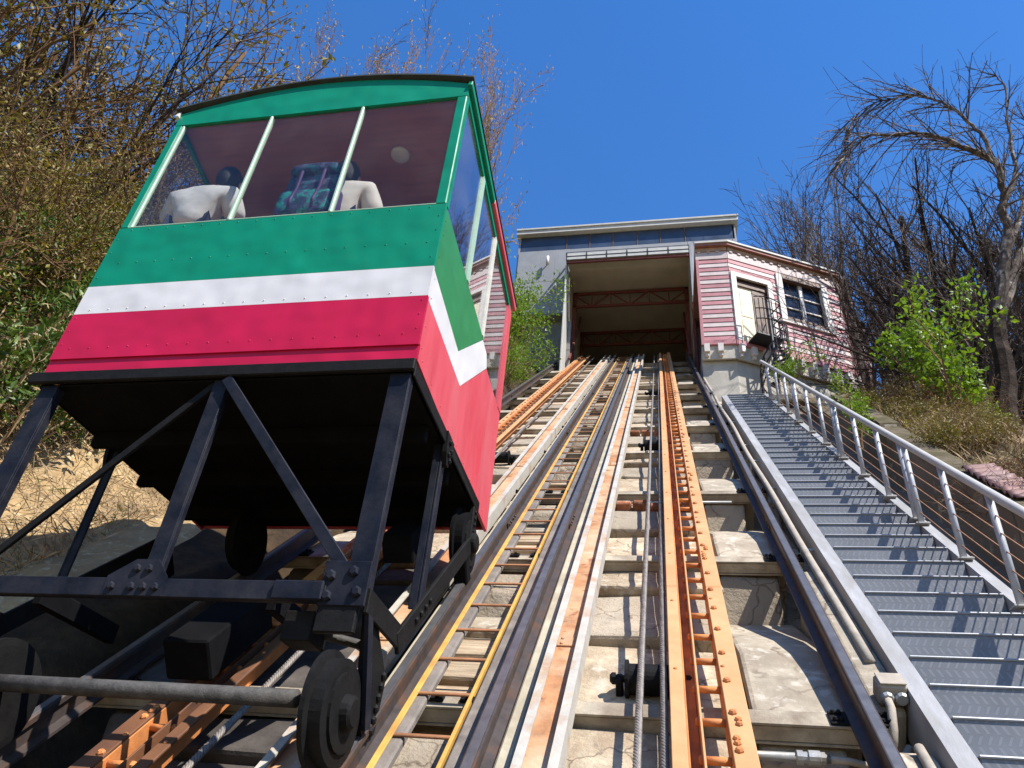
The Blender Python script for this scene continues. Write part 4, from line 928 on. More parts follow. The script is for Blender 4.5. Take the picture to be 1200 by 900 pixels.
def person(x, y, zs, hx, hy, hz, shirt, label, lean, sw=0.17, up=0.40):
    """seated, facing uphill (+Y), zs = seat height, (hx,hy,hz) head centre"""
    t = thing('person', (x, y, zs), label, 'person')
    k = 0.83
    sx = x + lean * 0.4; sh = zs + up; sy = y + 0.04
    J = {'pel': (x, y + 0.02, zs + 0.08, .11, .09), 'sp1': (x + lean * .15, y + 0.0, zs + 0.2, .10, .085), 'sp2': (x + lean * .3, y + 0.03, sh - 0.07, .115, .09), 'nk': ((sx + hx) / 2, sy + 0.02, sh + 0.05, .048), 'hd0': (hx, hy, hz - 0.06, .062, .07), 'hd1': (hx, hy, hz + 0.03, .07, .08), 'hd2': (hx, hy, hz + 0.085, .045, .05)}
    E_ = [('pel', 'sp1'), ('sp1', 'sp2'), ('sp2', 'nk'), ('nk', 'hd0'), ('hd0', 'hd1'), ('hd1', 'hd2')]
    cl = {}; ce_ = []; tr = {}; te = []
    cl['pel'] = (x, y + 0.02, zs + 0.07, .14, .12); cl['sp1'] = (x + lean * .15, y, zs + 0.2, .135, .11); cl['sp2'] = (x + lean * .3, y + 0.02, sh - 0.07, .17, .12); cl['nk'] = (sx, sy, sh + 0.02, .085, .075)
    ce_ += [('pel', 'sp1'), ('sp1', 'sp2'), ('sp2', 'nk')]
    tr['pel'] = (x, y + 0.03, zs + 0.07, .135, .12)
    for sg, n_ in ((-1, 'l'), (1, 'r')):
        a = (sx + sg * sw, sy - 0.01, sh - 0.03); e = (sx + sg * (sw + 0.075), sy + 0.06, sh - 0.25); h = (sx + sg * 0.13, sy + 0.25, sh - 0.3)
        J['a' + n_] = (*a, .05); J['e' + n_] = (*e, .037); J['w' + n_] = (*h, .026); J['p' + n_] = (h[0] - sg * 0.02, h[1] + 0.06, h[2] - 0.01, .035, .018)
        E_ += [('sp2', 'a' + n_), ('a' + n_, 'e' + n_), ('e' + n_, 'w' + n_), ('w' + n_, 'p' + n_)]
        for q in range(4):
            fx = h[0] - sg * 0.02 + (q - 1.5) * 0.016
            J['f%d%s' % (q, n_)] = (fx, h[1] + 0.1, h[2] - 0.015, .008); J['g%d%s' % (q, n_)] = (fx, h[1] + 0.13 - abs(q - 1.5) * 0.008, h[2] - 0.04, .007)
            E_ += [('p' + n_, 'f%d%s' % (q, n_)), ('f%d%s' % (q, n_), 'g%d%s' % (q, n_))]
        J['t1' + n_] = (h[0] - sg * 0.055, h[1] + 0.05, h[2], .009); J['t2' + n_] = (h[0] - sg * 0.06, h[1] + 0.085, h[2] - 0.01, .008)
        E_ += [('p' + n_, 't1' + n_), ('t1' + n_, 't2' + n_)]
        cl['a' + n_] = (*a, .092); cl['e' + n_] = (a[0] + (e[0] - a[0]) * .9, a[1] + (e[1] - a[1]) * .9, a[2] + (e[2] - a[2]) * .9, .078); ce_ += [('sp2', 'a' + n_), ('a' + n_, 'e' + n_)]
        hp = (x + sg * 0.09, y + 0.06, zs + 0.075); kn = (x + sg * 0.11, y + 0.36, zs + 0.08); an = (x + sg * 0.11, y + 0.37, zs - 0.33); ft = (x + sg * 0.12, y + 0.52, zs - 0.37)
        J['h' + n_] = (*hp, .07); J['k' + n_] = (*kn, .05); J['n' + n_] = (*an, .035); J['o' + n_] = (*ft, .032, .025)
        E_ += [('pel', 'h' + n_), ('h' + n_, 'k' + n_), ('k' + n_, 'n' + n_), ('n' + n_, 'o' + n_)]
        tr['h' + n_] = (*hp, .09); tr['k' + n_] = (*kn, .066); tr['n' + n_] = (an[0], an[1], an[2] + 0.03, .05); te += [('pel', 'h' + n_), ('h' + n_, 'k' + n_), ('k' + n_, 'n' + n_)]
    skin_mesh('body', J, E_, M_skin, t, 'pel')
    skin_mesh('shirt', cl, ce_, shirt, t, 'pel')
    skin_mesh('trousers', tr, te, M_jean, t, 'pel')
    b = MB(); ellipsoid(b, (hx, hy - 0.016, hz + 0.0), (.09, .094, .122), 20, 14, 0.06); obj('hair', b, M_hair, parent=t, smooth=True)
    for sg in (-1, 1):
        b = MB(); ellipsoid(b, (hx + sg * 0.084, hy + 0.012, hz - 0.025), (.012, .022, .032), 8, 6); obj('ear', b, M_skin, parent=t, smooth=True)
    b = MB(); ellipsoid(b, (hx, hy + 0.09, hz - 0.03), (.016, .024, .03), 8, 6); obj('nose', b, M_skin, parent=t, smooth=True)
    return t
person(-3.1, 3.15, 3.55, -3.02, 3.25, 4.22, M_shirt, 'person in a pale blue shirt leaning by the car window', 0.0, 0.2, 0.46)
person(-2.07, 3.2, 3.55, -2.1, 3.25, 4.17, M_tee, 'person in a white shirt wearing a patterned backpack', 0.0, 0.17, 0.44)
# backpack pressed against the glass
bk = thing('backpack', (-2.23, 3.11, 3.55), 'navy, teal and purple patterned backpack pressed against the car window', 'backpack')
def puff(name, c, h, mt, seed, jit=0.02):
    b = MB(); b.cbox(c, h, ch=min(h) * 0.55)
    o = obj(name, b, mt, parent=bk, smooth=True); sb = o.modifiers.new('s', 'SUBSURF'); sb.levels = 2; sb.render_levels = 2
    return o
puff('main_bag', (-2.23, 3.12, 3.82), (.2, .07, .26), M_pack2, 1)
puff('front_pocket', (-2.235, 3.065, 3.70), (.19, .05, .12), M_pack, 2)
puff('side_pocket', (-2.035, 3.11, 3.71), (.035, .06, .13), M_strap, 3)
puff('top_flap', (-2.225, 3.1, 4.03), (.185, .085, .06), M_pack2, 4)
for x in (-2.31, -2.15):
    b = MB(); b.tube([(x, 3.03, 3.62), (x, 3.02, 3.7), (x + .01, 3.03, 3.82), (x + .01, 3.03, 3.98), (x, 3.08, 4.09)], 0.012, 6); obj('strap', b, M_strap, parent=bk, smooth=True)

# ================================================================== STATION
YS = 17.0
st = thing('upper_station', (-0.9, YS, 12.6), 'grey upper station hall with blue clerestory and open track mouth', 'building')
def bs(name, a, c, mt, ch=0.008, parent=st): 
    b = MB(); b.box2(a, c, ch=ch); return obj(name, b, mt, parent=parent)
OX0, OX1 = -2.62, 0.95
# left cladding: separate sheets
for x0, x1 in ((-4.25, -3.55), (-3.545, -3.1), (-3.095, OX0 - 0.005)):
    for z0, z1 in ((14.75, 16.05), (16.055, 17.38)):
        bs('cladding_sheet', (x0, YS, z0), (x1, YS + 0.05, z1), M_sheet, 0.004)
bs('soffit', (-4.25, YS + 0.01, 14.7), (OX0, YS + 0.6, 14.745), M_sheetlow)
bs('lower_wall', (-4.1, YS + 0.3, 11.0), (OX0 + 0.1, YS + 0.5, 13.6), M_sheetlow)
bs('lower_wall', (-4.1, YS + 0.3, 13.61), (OX0 + 0.1, YS + 0.5, 14.7), M_sheetlow)
bs('side_wall', (-4.3, YS + 0.06, 12.4), (-4.2, YS + 7, 18.0), M_sheet)
bs('side_wall', (2.3, YS + 0.06, 11.5), (2.4, YS + 7, 18.0), M_sheet)
bs('right_wall', (OX1 + 0.005, YS, 12.0), (2.4, YS + 0.05, 17.38), M_sheet)
bs('lintel', (OX0 - 0.004, YS + 0.005, 17.0), (OX1 + 0.004, YS + 0.05, 17.38), M_sheet)
# clerestory panels
xs = [-4.25, -2.75, -2.02, -1.3, -0.55, 0.15, 0.9, 2.38]
for i in range(len(xs) - 1):
    bs('clerestory_panel', (xs[i] + 0.02, YS + 0.06, 17.39), (xs[i + 1] - 0.02, YS + 0.09, 18.05), M_blueglaze, 0.004)
    if i: bs('clerestory_post', (xs[i] - 0.012, YS + 0.045, 17.385), (xs[i] + 0.012, YS + 0.058, 18.05), M_brown, 0.004)
rf = MB(); rf.prism([(YS - 0.12, 18.06), (YS + 7.2, 18.5), (YS + 7.2, 18.7), (YS - 0.12, 18.26)], (-4.36, 0, 0), EY, EZ, EX * 6.85); rf_o = obj('roof', rf, M_fascia, parent=st)
bs('roof_lip', (-4.37, YS - 0.16, 18.2), (2.5, YS - 0.122, 18.275), M_fascia, 0.008, rf_o)
# mouth: hood frame projecting from the wall
HY = 16.36; HZ = 16.56
hood = bs('hood_top', (OX0, HY + 0.02, HZ - 0.08), (OX1, YS - 0.002, HZ - 0.05), M_board)
n_l = 6
for i in range(n_l):
    a = OX0 + (OX1 - OX0) * i / n_l; c = OX0 + (OX1 - OX0) * (i + 1) / n_l
    for q in range(2): bs('louvre', (a + 0.02, HY - 0.01, HZ - 0.29 + q * 0.135), (c - 0.02, HY + 0.01, HZ - 0.17 + q * 0.135), M_fascia, 0.003, hood)
    bs('louvre_post', (a - 0.012, HY - 0.02, HZ - 0.3), (a + 0.012, HY + 0.015, HZ), M_iron, 0.003, hood)
for z in (HZ - 0.3, HZ - 0.155, HZ): bs('louvre_rail', (OX0, HY - 0.022, z - 0.01), (OX1, HY - 0.012, z + 0.01), M_iron, 0.002, hood)
bs('hood_beam', (OX0, HY + 0.02, HZ - 0.4), (OX1, HY + 0.08, HZ - 0.3), M_truss)
bs('jamb', (OX0 - 0.05, HY + 0.2, 12.3), (OX0, YS + 0.3, HZ - 0.3), M_fascia)
for X in (OX0 - 0.02, OX1 - 0.02):
    b = MB(); b.bar((X + .02, HY, HZ), (X + .02, YS, HZ - 0.75), 0.05, 0.05); b.bar((X + .02, HY, HZ - 0.02), (X + .02, YS, HZ + 0.2), 0.05, 0.05); obj('hood_strut', b, M_sheet, parent=st)
bs('jamb', (OX1 + 0.0, HY - 0.005, 14.6), (OX1 + 0.09, YS - 0.01, HZ + 0.05), M_sheet)
bs('jamb_post', (OX1 + 0.0, HY + 0.25, 12.0), (OX1 + 0.07, YS - 0.01, 14.59), M_truss)
# hall behind the mouth
bs('hall_wall', (OX0 - 0.06, YS + 0.31, 12.3), (OX0 - 0.01, YS + 7, 17.4), M_board)
bs('hall_wall', (OX1 + 0.01, YS + 0.06, 12.3), (OX1 + 0.06, YS + 7, 17.4), M_board)
bs('back_wall', (OX0, YS + 6.9, 13.0), (OX1, YS + 7.0, 18.2), M_board)
for i in range(4):
    y0 = YS + 0.05 + i * 1.7; b = MB(); b.prism([(y0, 16.6 + 0.12 * i), (y0 + 1.68, 16.6 + 0.12 * (i + 1) - .006), (y0 + 1.68, 16.66 + 0.12 * (i + 1)), (y0, 16.66 + 0.12 * i)], (OX0, 0, 0), EY, EZ, EX * (OX1 - OX0)); obj('ceiling_board', b, M_board, parent=st)
for y, zt_ in ((YS + 1.2, 16.62), (YS + 3.4, 16.8), (YS + 5.6, 16.95)):
    tr_ = bs('truss_chord', (OX0, y, zt_ - 0.09), (OX1, y + 0.08, zt_), M_truss); bs('lower_chord', (OX0, y, zt_ - 0.62), (OX1, y + 0.08, zt_ - 0.53), M_truss, 0.008, tr_)
    n_ = 6
    for i in range(n_):
        a = OX0 + (OX1 - OX0) * i / n_; c = OX0 + (OX1 - OX0) * (i + 1) / n_
        b = MB(); b.bar((a, y + .04, zt_ - (.57 if i % 2 else .05)), (c, y + .04, zt_ - (.05 if i % 2 else .57)), 0.04, 0.04); obj('web_bar', b, M_truss, parent=tr_)
        b = MB(); b.bar((c, y + .045, zt_ - .56), (c, y + .045, zt_ - .06), 0.035, 0.035, up=EY); obj('web_bar', b, M_truss, parent=tr_)
    for X in (OX0 + 0.06, OX1 - 0.06): bs('hall_post', (X - 0.05, y, 12.3), (X + 0.05, y + 0.1, zt_), M_truss)
for X in (OX0 + 0.12, OX1 - 0.12):
    b = MB(); b.bar((X, YS + .2, 13.2), (X, YS + 2.4, 16.6), 0.06, 0.06); obj('wind_brace', b, M_truss, parent=st)
bs('buffer_wall', (OX0, YS + 5.0, 14.5), (OX1, YS + 5.15, 15.6), M_under)
# wall lamp with its arm
b = MB(); b.tube([(-3.28, YS - 0.16, 16.62), (-3.28, YS - 0.16, 16.95)], 0.045, 10); lo_ = thing('wall_lamp', (-3.28, YS - 0.16, 16.6), 'white tube wall lamp on the grey station cladding', 'lamp'); obj('tube', b, M_trim, parent=lo_, smooth=True)
b = MB(); b.tube([(-3.28, YS - 0.13, 16.8), (-3.28, YS, 16.8)], 0.02, 8); obj('arm', b, M_iron, parent=lo_)

# ================================================================== PINK STRIPED HOUSE
YH = 14.0; hz0 = 11.1; hz1 = 13.62
c0 = np.array([1.695, YH, 0]); aB = R(26); aC = R(67)
dB = np.array([math.cos(aB), math.sin(aB), 0]); dC = np.array([math.cos(aC), math.sin(aC), 0])
LB = 3.0; c1 = c0 + dB * LB; LC = 4.0
xa = 0.945
house = thing('striped_house', (2.6, 15, 8.3), 'pink and white striped plank house above the top of the stairs', 'house')
def outn(d): return np.array([d[1], -d[0], 0])
def wall_box(name, p0, d, a, e, z0, z1, t0, t1, mt, ch=0.004, parent=house):
    """box along wall from a to e, from z0 to z1, from depth t0 to t1 outwards"""
    n_ = outn(d); c = p0 + d * (a + e) / 2 + n_ * (t0 + t1) / 2 + EZ * (z0 + z1) / 2
    b = MB(); b.cbox(c, (abs(e - a) / 2, abs(t1 - t0) / 2, abs(z1 - z0) / 2), ax=(d, n_, EZ), ch=ch); return obj(name, b, mt, parent=parent)
pA = np.array([xa, YH, 0]); LA = c0[0] - xa
NP = 19; ph = (hz1 - hz0) / NP
OPEN_B = [(0.10, 1.05, hz0 - 0.02, 13.08), (1.36, 2.56, 12.16, 13.5)]
def planks(p0, d, L_, opens):
    for k in range(NP):
        z0 = hz0 + k * ph; z1 = z0 + ph - 0.006
        segs = [(0.0, L_)]
        for (a, e, oz0, oz1) in opens:
            if z1 > oz0 and z0 < oz1:
                ns = []
                for (x, y) in segs:
                    if e <= x or a >= y: ns.append((x, y)); continue
                    if a > x + 0.02: ns.append((x, a))
                    if e < y - 0.02: ns.append((e, y))
                segs = ns
        for (x, y) in segs:
            n_ = outn(d); b = MB()
            tiltv = 0.012
            b.prism([(0, z0), (0.03, z0), (0.03 - tiltv, z1), (0, z1)], p0 + d * x, n_, EZ, d * (y - x))
            obj('plank', b, M_pink if k % 2 == 0 else M_plank, parent=house)
planks(pA, np.array([1., 0, 0]), LA - 0.004, [])
planks(c0, dB, LB, OPEN_B)
planks(c1, dC, LC, [])
for k in range(15):                       # striped skirt of the side wall, stepping down the slope
    z1 = hz0 - 0.14 - k * ph; n_ = outn(dC); b = MB(); x0_ = 0.12 + 0.03 * k
    b.prism([(0, z1 - ph + .006), (0.03, z1 - ph + .006), (0.018, z1), (0, z1)], c1 + dC * x0_ + n_ * 0.012, n_, EZ, dC * (LC - x0_)); obj('plank', b, M_plank if k % 2 else M_pink, parent=house)
# core behind the planks, corner boards, frieze, roof
for p0, d, L_ in ((pA, EX, LA), (c0, dB, LB), (c1, dC, LC)):
    if d is dB:
        wall_box('core_wall', p0, d, 0, 0.1, hz0, hz1, -0.1, -0.001, M_brown); wall_box('core_wall', p0, d, 1.05, 1.36, hz0, hz1, -0.1, -0.001, M_brown); wall_box('core_wall', p0, d, 2.56, L_, hz0, hz1, -0.1, -0.001, M_brown)
        wall_box('core_wall', p0, d, 1.36, 2.56, hz0, 12.16, -0.1, -0.001, M_brown); wall_box('core_wall', p0, d, 1.36, 2.56, 13.5, hz1, -0.1, -0.001, M_brown); wall_box('core_wall', p0, d, 0.1, 1.05, 13.08, hz1, -0.1, -0.001, M_brown)
    else: wall_box('core_wall', p0, d, 0, L_, hz0, hz1, -0.1, -0.001, M_brown)
    wall_box('frieze', p0, d, 0.0, L_, hz1 + 0.002, hz1 + 0.24, -0.02, 0.035, M_plank)
    wall_box('ochre_band', p0, d, 0.0, L_, hz1 + 0.245, hz1 + 0.36, -0.02, 0.06, M_ochre)
    nb = int(L_ / 0.22)
    for k in range(nb): wall_box('dentil', p0, d, k * 0.22 + 0.05, k * 0.22 + 0.13, hz1 + 0.2, hz1 + 0.243, 0.036, 0.06, M_plank)
    # skirt board and brackets under the planks
    wall_box('skirt_board', p0, d, 0.0, L_, hz0 - 0.13, hz0 - 0.002, -0.02, 0.05, M_pink)
    wall_box('ledge', p0, d, 0.0, L_, hz0 - 0.5, hz0 - 0.135, -0.06, -0.005, M_plaster)
    nb = int(L_ / 0.3)
    for k in range(nb):
        a = 0.05 + k * 0.3
        br = wall_box('bracket', p0, d, a, a + 0.12, hz0 - 0.36, hz0 - 0.14, -0.004, 0.11, M_trim)
        wall_box('bracket_foot', p0, d, a + 0.02, a + 0.10, hz0 - 0.45, hz0 - 0.365, -0.004, 0.06, M_trim, parent=br)
def plan(off): 
    return [tuple((pA + np.array([0, -off, 0]))[:2]), tuple((c0 + np.array([off * 0.2, -off, 0]))[:2]), tuple((c1 + outn(dB) * off + dB * off * .3)[:2]), tuple((c1 + dC * LC + outn(dC) * off)[:2]), (xa, 20.5)]
b = MB(); b.prism(plan(0.14), (0, 0, hz1 + 0.365), EX, EY, EZ * 0.07); rf_h = obj('roof', b, M_roofred, parent=house)
b = MB(); b.prism(plan(0.17), (0, 0, hz1 + 0.44), EX, EY, EZ * 0.05); obj('roof_sheet', b, M_fascia, parent=rf_h)
b = MB(); b.prism([(x, y + 0.06) for x, y in plan(-0.05)], (0, 0, 6.0), EX, EY, EZ * (hz0 - 0.14 - 6.0)); obj('base_wall', b, M_plaster, parent=house)
wall_box('corner_board', pA, EX, 0.0, 0.07, hz0, hz1, 0.031, 0.045, M_pink)
# door
dr = wall_box('door', c0, dB, 0.19, 0.96, hz0 + 0.02, 12.98, -0.09, -0.06, M_door)
wall_box('door_top_shade', c0, dB, 0.16, 0.99, 12.86, 13.0, -0.06, -0.02, M_brown, parent=dr)
for z0, z1 in ((11.2, 11.85), (11.95, 12.75)): wall_box('door_panel', c0, dB, 0.27, 0.55, z0, z1, -0.06, -0.05, M_door, parent=dr)
wall_box('door_leaf', c0, dB, 0.60, 0.96, hz0 + 0.02, 12.85, -0.058, -0.045, M_brown, parent=dr)
for a, e, z0, z1 in ((0.02, 0.16, hz0, 13.06), (0.99, 1.12, hz0, 13.06), (0.02, 1.12, 13.0605, 13.2)): wall_box('door_frame', c0, dB, a, e, z0, z1, 0.0, 0.06, M_trim)
# window
wi = wall_box('window', c0, dB, 1.44, 2.5, 12.22, 13.42, -0.09, -0.07, M_winglass)
for a, e, z0, z1, mt in ((1.26, 1.42, 12.1, 13.56, M_trim), (2.5, 2.66, 12.1, 13.56, M_trim), (1.425, 2.495, 13.42, 13.56, M_brown), (1.22, 2.7, 12.02, 12.095, M_trim), (1.425, 2.495, 12.1, 12.2, M_brown)): wall_box('frame', c0, dB, a, e, z0, z1, -0.05, 0.07, mt, parent=wi)
wall_box('mullion', c0, dB, 1.92, 2.02, 12.2, 13.42, -0.068, -0.03, M_trim, parent=wi)
for z in (12.6, 13.0):
    for a, e in ((1.43, 1.918), (2.022, 2.49)): wall_box('glazing_bar', c0, dB, a, e, z - 0.02, z + 0.02, -0.068, -0.035, M_trim, parent=wi)

# spiral iron stair up to the door
sp_c = c0 + dB * 0.62 + outn(dB) * 0.46
zs0, zs1 = ZTOP - 0.06, 11.1
spi = thing('spiral_stair', (sp_c[0], sp_c[1], zs0), 'small black iron spiral stair rising to the house door', 'spiral stair')
b = MB(); b.tube([(sp_c[0], sp_c[1], zs0), (sp_c[0], sp_c[1], zs1 + 1.0)], 0.035, 8); obj('pole', b, M_iron, parent=spi)
ns = 17; rad = 0.34; hp = []
for k in range(ns):
    a = R(-60) - R(26) * (ns - 1 - k) + R(130); z = zs0 + (zs1 - zs0) * (k + 1) / ns
    d_ = np.array([math.cos(a), math.sin(a), 0]); d2 = np.array([math.cos(a + R(24)), math.sin(a + R(24)), 0])
    p = np.array([sp_c[0], sp_c[1], z])
    b = MB(); b.add([p, p + d_ * rad, p + d2 * rad, p - EZ * .02, p + d_ * rad - EZ * .02, p + d2 * rad - EZ * .02], [[0, 1, 2], [3, 5, 4], [0, 3, 4, 1], [1, 4, 5, 2], [2, 5, 3, 0]]); o = obj('step', b, M_iron, parent=spi)
    b = MB(); b.tube([p + d_ * rad, p + d_ * rad + EZ * 0.75], 0.012, 5); obj('baluster', b, M_iron, parent=o)
    hp.append(p + d_ * rad + EZ * 0.75)
for dz in (0, -0.25, -0.5): b = MB(); b.tube([q + EZ * dz for q in hp], 0.016, 6); obj('railing', b, M_iron, parent=spi)
pl = np.array([sp_c[0], sp_c[1], zs1])
b = MB(); b.cbox(pl - outn(dB) * 0.2 - EZ * 0.02, (0.34, 0.2, 0.02), ax=(dB, outn(dB), EZ), ch=0.004); obj('platform', b, M_iron, parent=spi)
for k in range(7):
    q = pl + dB * (-0.33 + k * 0.11) + outn(dB) * 0.0
    hh = 0.95 + 0.12 * math.sin(k * 0.5)
    b = MB(); b.tube([q, q + EZ * hh], 0.012, 5); obj('baluster', b, M_iron, parent=spi)
for dz in (0.35, 0.65, 1.0):
    b = MB(); b.tube([pl + dB * x + outn(dB) * (0.0 + 0.03 * math.cos(x * 4)) + EZ * (dz + 0.08 * math.cos(x * 4)) for x in np.linspace(-.34, .34, 9)], 0.014, 5); obj('railing', b, M_iron, parent=spi)
    b = MB(); b.tube([pl + dB * 0.34 + outn(dB) * x + EZ * dz for x in (-0.38, 0.0)], 0.014, 5); obj('railing', b, M_iron, parent=spi)

# ================================================================== VEGETATION
def rand_unit(r): 
    v = np.array([r.gauss(0, 1), r.gauss(0, 1), r.gauss(0, 1)]); return v / np.linalg.norm(v)
class Plant:
    def __init__(self, seed): self.r = random.Random(seed); self.b = MB(); self.tips = []; self.pts = []
    def limb(self, p, d, L_, r0, r1, k=6, wander=0.12, grav=0.0, sides=5):
        p = np.asarray(p, float); d = np.asarray(d, float); d = d / np.linalg.norm(d); P_ = [p]; D_ = [d]
        for i in range(k):
            d = d + rand_unit(self.r) * wander + EZ * grav; d = d / np.linalg.norm(d); p = p + d * L_ / k; P_.append(p); D_.append(d)
        self.b.tube(P_, np.linspace(r0, r1, k + 1), sides, cap=False)
        return P_, D_
    def tree(self, p, d, L_, r0, depth, nch, spread=0.7, ratio=0.62, wander=0.12, grav=0.02, start=0.3, minr=0.003, k=None):
        sides = 7 if r0 > 0.05 else (4 if r0 > 0.012 else 3)
        P_, D_ = self.limb(p, d, L_, r0, max(minr, r0 * 0.45), k or (7 if depth > 1 else 4), wander, grav, sides)
        if depth == 0: self.tips.append((P_[-1], D_[-1])); self.pts += [(q, e) for q, e in zip(P_[1:], D_[1:])]; return
        n_ = max(1, int(nch * self.r.uniform(0.75, 1.25)))
        for i in range(n_):
            t_ = start + (1 - start) * (i + self.r.random()) / n_
            x = min(t_, 0.999) * (len(P_) - 1); j = int(x); q = P_[j] + (P_[j + 1] - P_[j]) * (x - j)
            side_ = np.cross(D_[j], rand_unit(self.r)); side_ /= np.linalg.norm(side_) + 1e-9
            nd = D_[j] * (1 - spread * 0.5) + side_ * spread * self.r.uniform(0.6, 1.2)
            rr = max(minr, r0 * (1 - 0.55 * t_) * 0.55)
            self.tree(q, nd, L_ * ratio * self.r.uniform(0.7, 1.2) * (1.1 - 0.35 * t_), rr, depth - 1, nch, spread, ratio, wander * 1.15, grav, 0.15, minr)
        self.tips.append((P_[-1], D_[-1]))
def leaves(centres, n_per, rad, size, seed, up=0.3, asp=0.45, droop=0.0):
    """many small folded leaves round the given centres"""
    k = np.random.RandomState(seed); C = np.repeat(np.array(centres), n_per, axis=0); n = len(C)
    off = k.normal(0, 1, (n, 3)); off /= np.linalg.norm(off, axis=1)[:, None]; off *= rad * k.rand(n, 1) ** 0.5
    P_ = C + off
    d = off / rad + k.normal(0, 0.6, (n, 3)) + np.array([0, 0, up - droop]); d /= np.linalg.norm(d, axis=1)[:, None]
    w = np.cross(d, k.normal(0, 1, (n, 3))); w /= np.linalg.norm(w, axis=1)[:, None]; nn = np.cross(d, w)
    sz = size * k.uniform(0.55, 1.3, (n, 1))
    v0 = P_; v1 = P_ + d * sz * 0.5 + w * sz * asp * 0.5 + nn * sz * 0.08; v2 = P_ + d * sz; v3 = P_ + d * sz * 0.5 - w * sz * asp * 0.5 + nn * sz * 0.08
    v = np.stack([v0, v1, v2, v3], 1).reshape(-1, 3)
    f = (np.arange(n)[:, None] * 4 + np.array([0, 1, 2, 3])).tolist()
    b = MB(); b.v.append(v); b.f = f; b.mi = [0] * n; b.n = len(v); return b

def put_plant(name, parts, loc, label, cat, group, rz=0.0, sc_=1.0):
    """parts: list of (part name, mesh)"""
    t = thing(name, loc, label, cat, group); t.rotation_euler = (0, 0, rz); t.scale = (sc_,) * 3
    for pn, me in parts:
        o = bpy.data.objects.new(pn, me); col.objects.link(o); o.parent = t
    return t

# --- left-bank shrubs: five shapes, copied
def shrub_variant(seed, h, dens_, lm, size, twm, dry):
    p = Plant(seed); r = p.r
    for i in range(7):
        a = i / 7 * 6.28 + r.random(); p.tree((0.08 * math.cos(a), 0.08 * math.sin(a), -0.15), (math.cos(a) * 0.55, math.sin(a) * 0.55, 1.0), h * r.uniform(0.55, 0.8), 0.02, 2, 5, 0.75, 0.6, 0.2, 0.03, 0.2, 0.0035)
    tw = mesh_of('twigs', p.b, twm, np.zeros(3))
    cen = [q for q, d in p.tips if q[2] > 0.1]; r.shuffle(cen)
    out = [('twigs', tw)]
    lv = leaves(cen[:int(len(cen) * 0.8)], dens_, 0.13, size, seed, 0.35)
    out.append(('foliage', mesh_of('foliage', lv, lm, np.zeros(3))))
    if dry:
        lv = leaves(cen[::3], dry, 0.2, 0.13, seed + 1, -0.4, 0.12); out.append(('dry_leaves', mesh_of('dry_leaves', lv, M_dry, np.zeros(3))))
    return out
SH = [shrub_variant(21, 1.25, 20, M_leafo, 0.075, M_twig, 3), shrub_variant(22, 1.5, 19, M_leafd, 0.085, M_twig, 4), shrub_variant(23, 1.1, 15, M_leafo, 0.065, M_dry, 8), shrub_variant(24, 1.35, 17, M_leafd, 0.1, M_dry, 5), shrub_variant(25, 0.95, 6, M_leafo, 0.06, M_dry, 12)]
SLAB = ['olive leaved shrub growing on the earth bank left of the track', 'dark green shrub growing on the earth bank left of the track', 'yellowish half dry shrub on the earth bank left of the track', 'broad leaved green shrub with dry stalks growing on the left bank', 'mostly dry tan bush on the earth bank left of the track']
r = random.Random(5)
for i in range(150):
    y = r.uniform(1.9, 16.5); x = -(6.0 if y < 9 else 4.6) - r.random() ** 1.1 * 4.8
    k = r.choice([0, 0, 1, 2, 2, 3, 4, 4]) 
    put_plant('shrub', SH[k], (x, y, gz(x, y) - 0.05), SLAB[k], 'shrub', ['olive shrubs', 'dark green shrubs', 'yellowish shrubs', 'broad leaved shrubs', 'dry tan bushes'][k] + ' of the left bank', r.uniform(0, 6.28), r.uniform(0.75, 1.35))

# --- bare or thinly leaved trees behind the car (left) 
def bare_variant(seed, h, r0, depth, nch, bark, bud=0, spread=0.6, grav=0.03, lean=(0, 0, 1), stems=1, budm=None, ratio=0.6, minr=0.004):
    p = Plant(seed)
    for i in range(stems):
        a = p.r.random() * 6.28; q = 0.0 if stems == 1 else 0.28
        p.tree((0.05 * math.cos(a), 0.05 * math.sin(a), -0.2), (lean[0] + q * math.cos(a), lean[1] + q * math.sin(a), lean[2]), h * p.r.uniform(0.8, 1.0), r0 * (1 if i == 0 else 0.75), depth, nch, spread, ratio, 0.1, grav, 0.3, minr)
    out = [('trunk_and_twigs', mesh_of('trunk_and_twigs', p.b, bark, np.zeros(3)))]
    if bud:
        cen = [q for q, d in p.tips]; lv = leaves(cen, bud, 0.16, 0.05, seed, 0.3); out.append(('buds', mesh_of('buds', lv, budm or M_bud, np.zeros(3))))
    return out
BT = [bare_variant(41, 2.6, 0.05, 3, 5, M_twig, 4, 0.6, 0.03, stems=3), bare_variant(42, 3.1, 0.055, 3, 5, M_barkd, 4, 0.5, 0.04, stems=3, budm=M_leafo), bare_variant(43, 2.4, 0.04, 3, 5, M_twig, 7, 0.7, 0.02, stems=4, budm=M_leafo)]
BL = ['thin bare tree with tan buds on the bank behind the tram car', 'dark stemmed tree with sparse olive leaves above the left bank', 'bushy small tree with yellowish leaflets above the left bank']
r = random.Random(9)
for i in range(44):
    x = r.uniform(-11, -6.4); y = r.uniform(2.2, 15); k = i % 3
    put_plant('thin_tree', BT[k], (x, y, gz(x, y) - 0.05), BL[k], 'tree', BL[k].split(' with')[0] + 's left of the track', r.uniform(0, 6.28), r.uniform(0.8, 1.25))

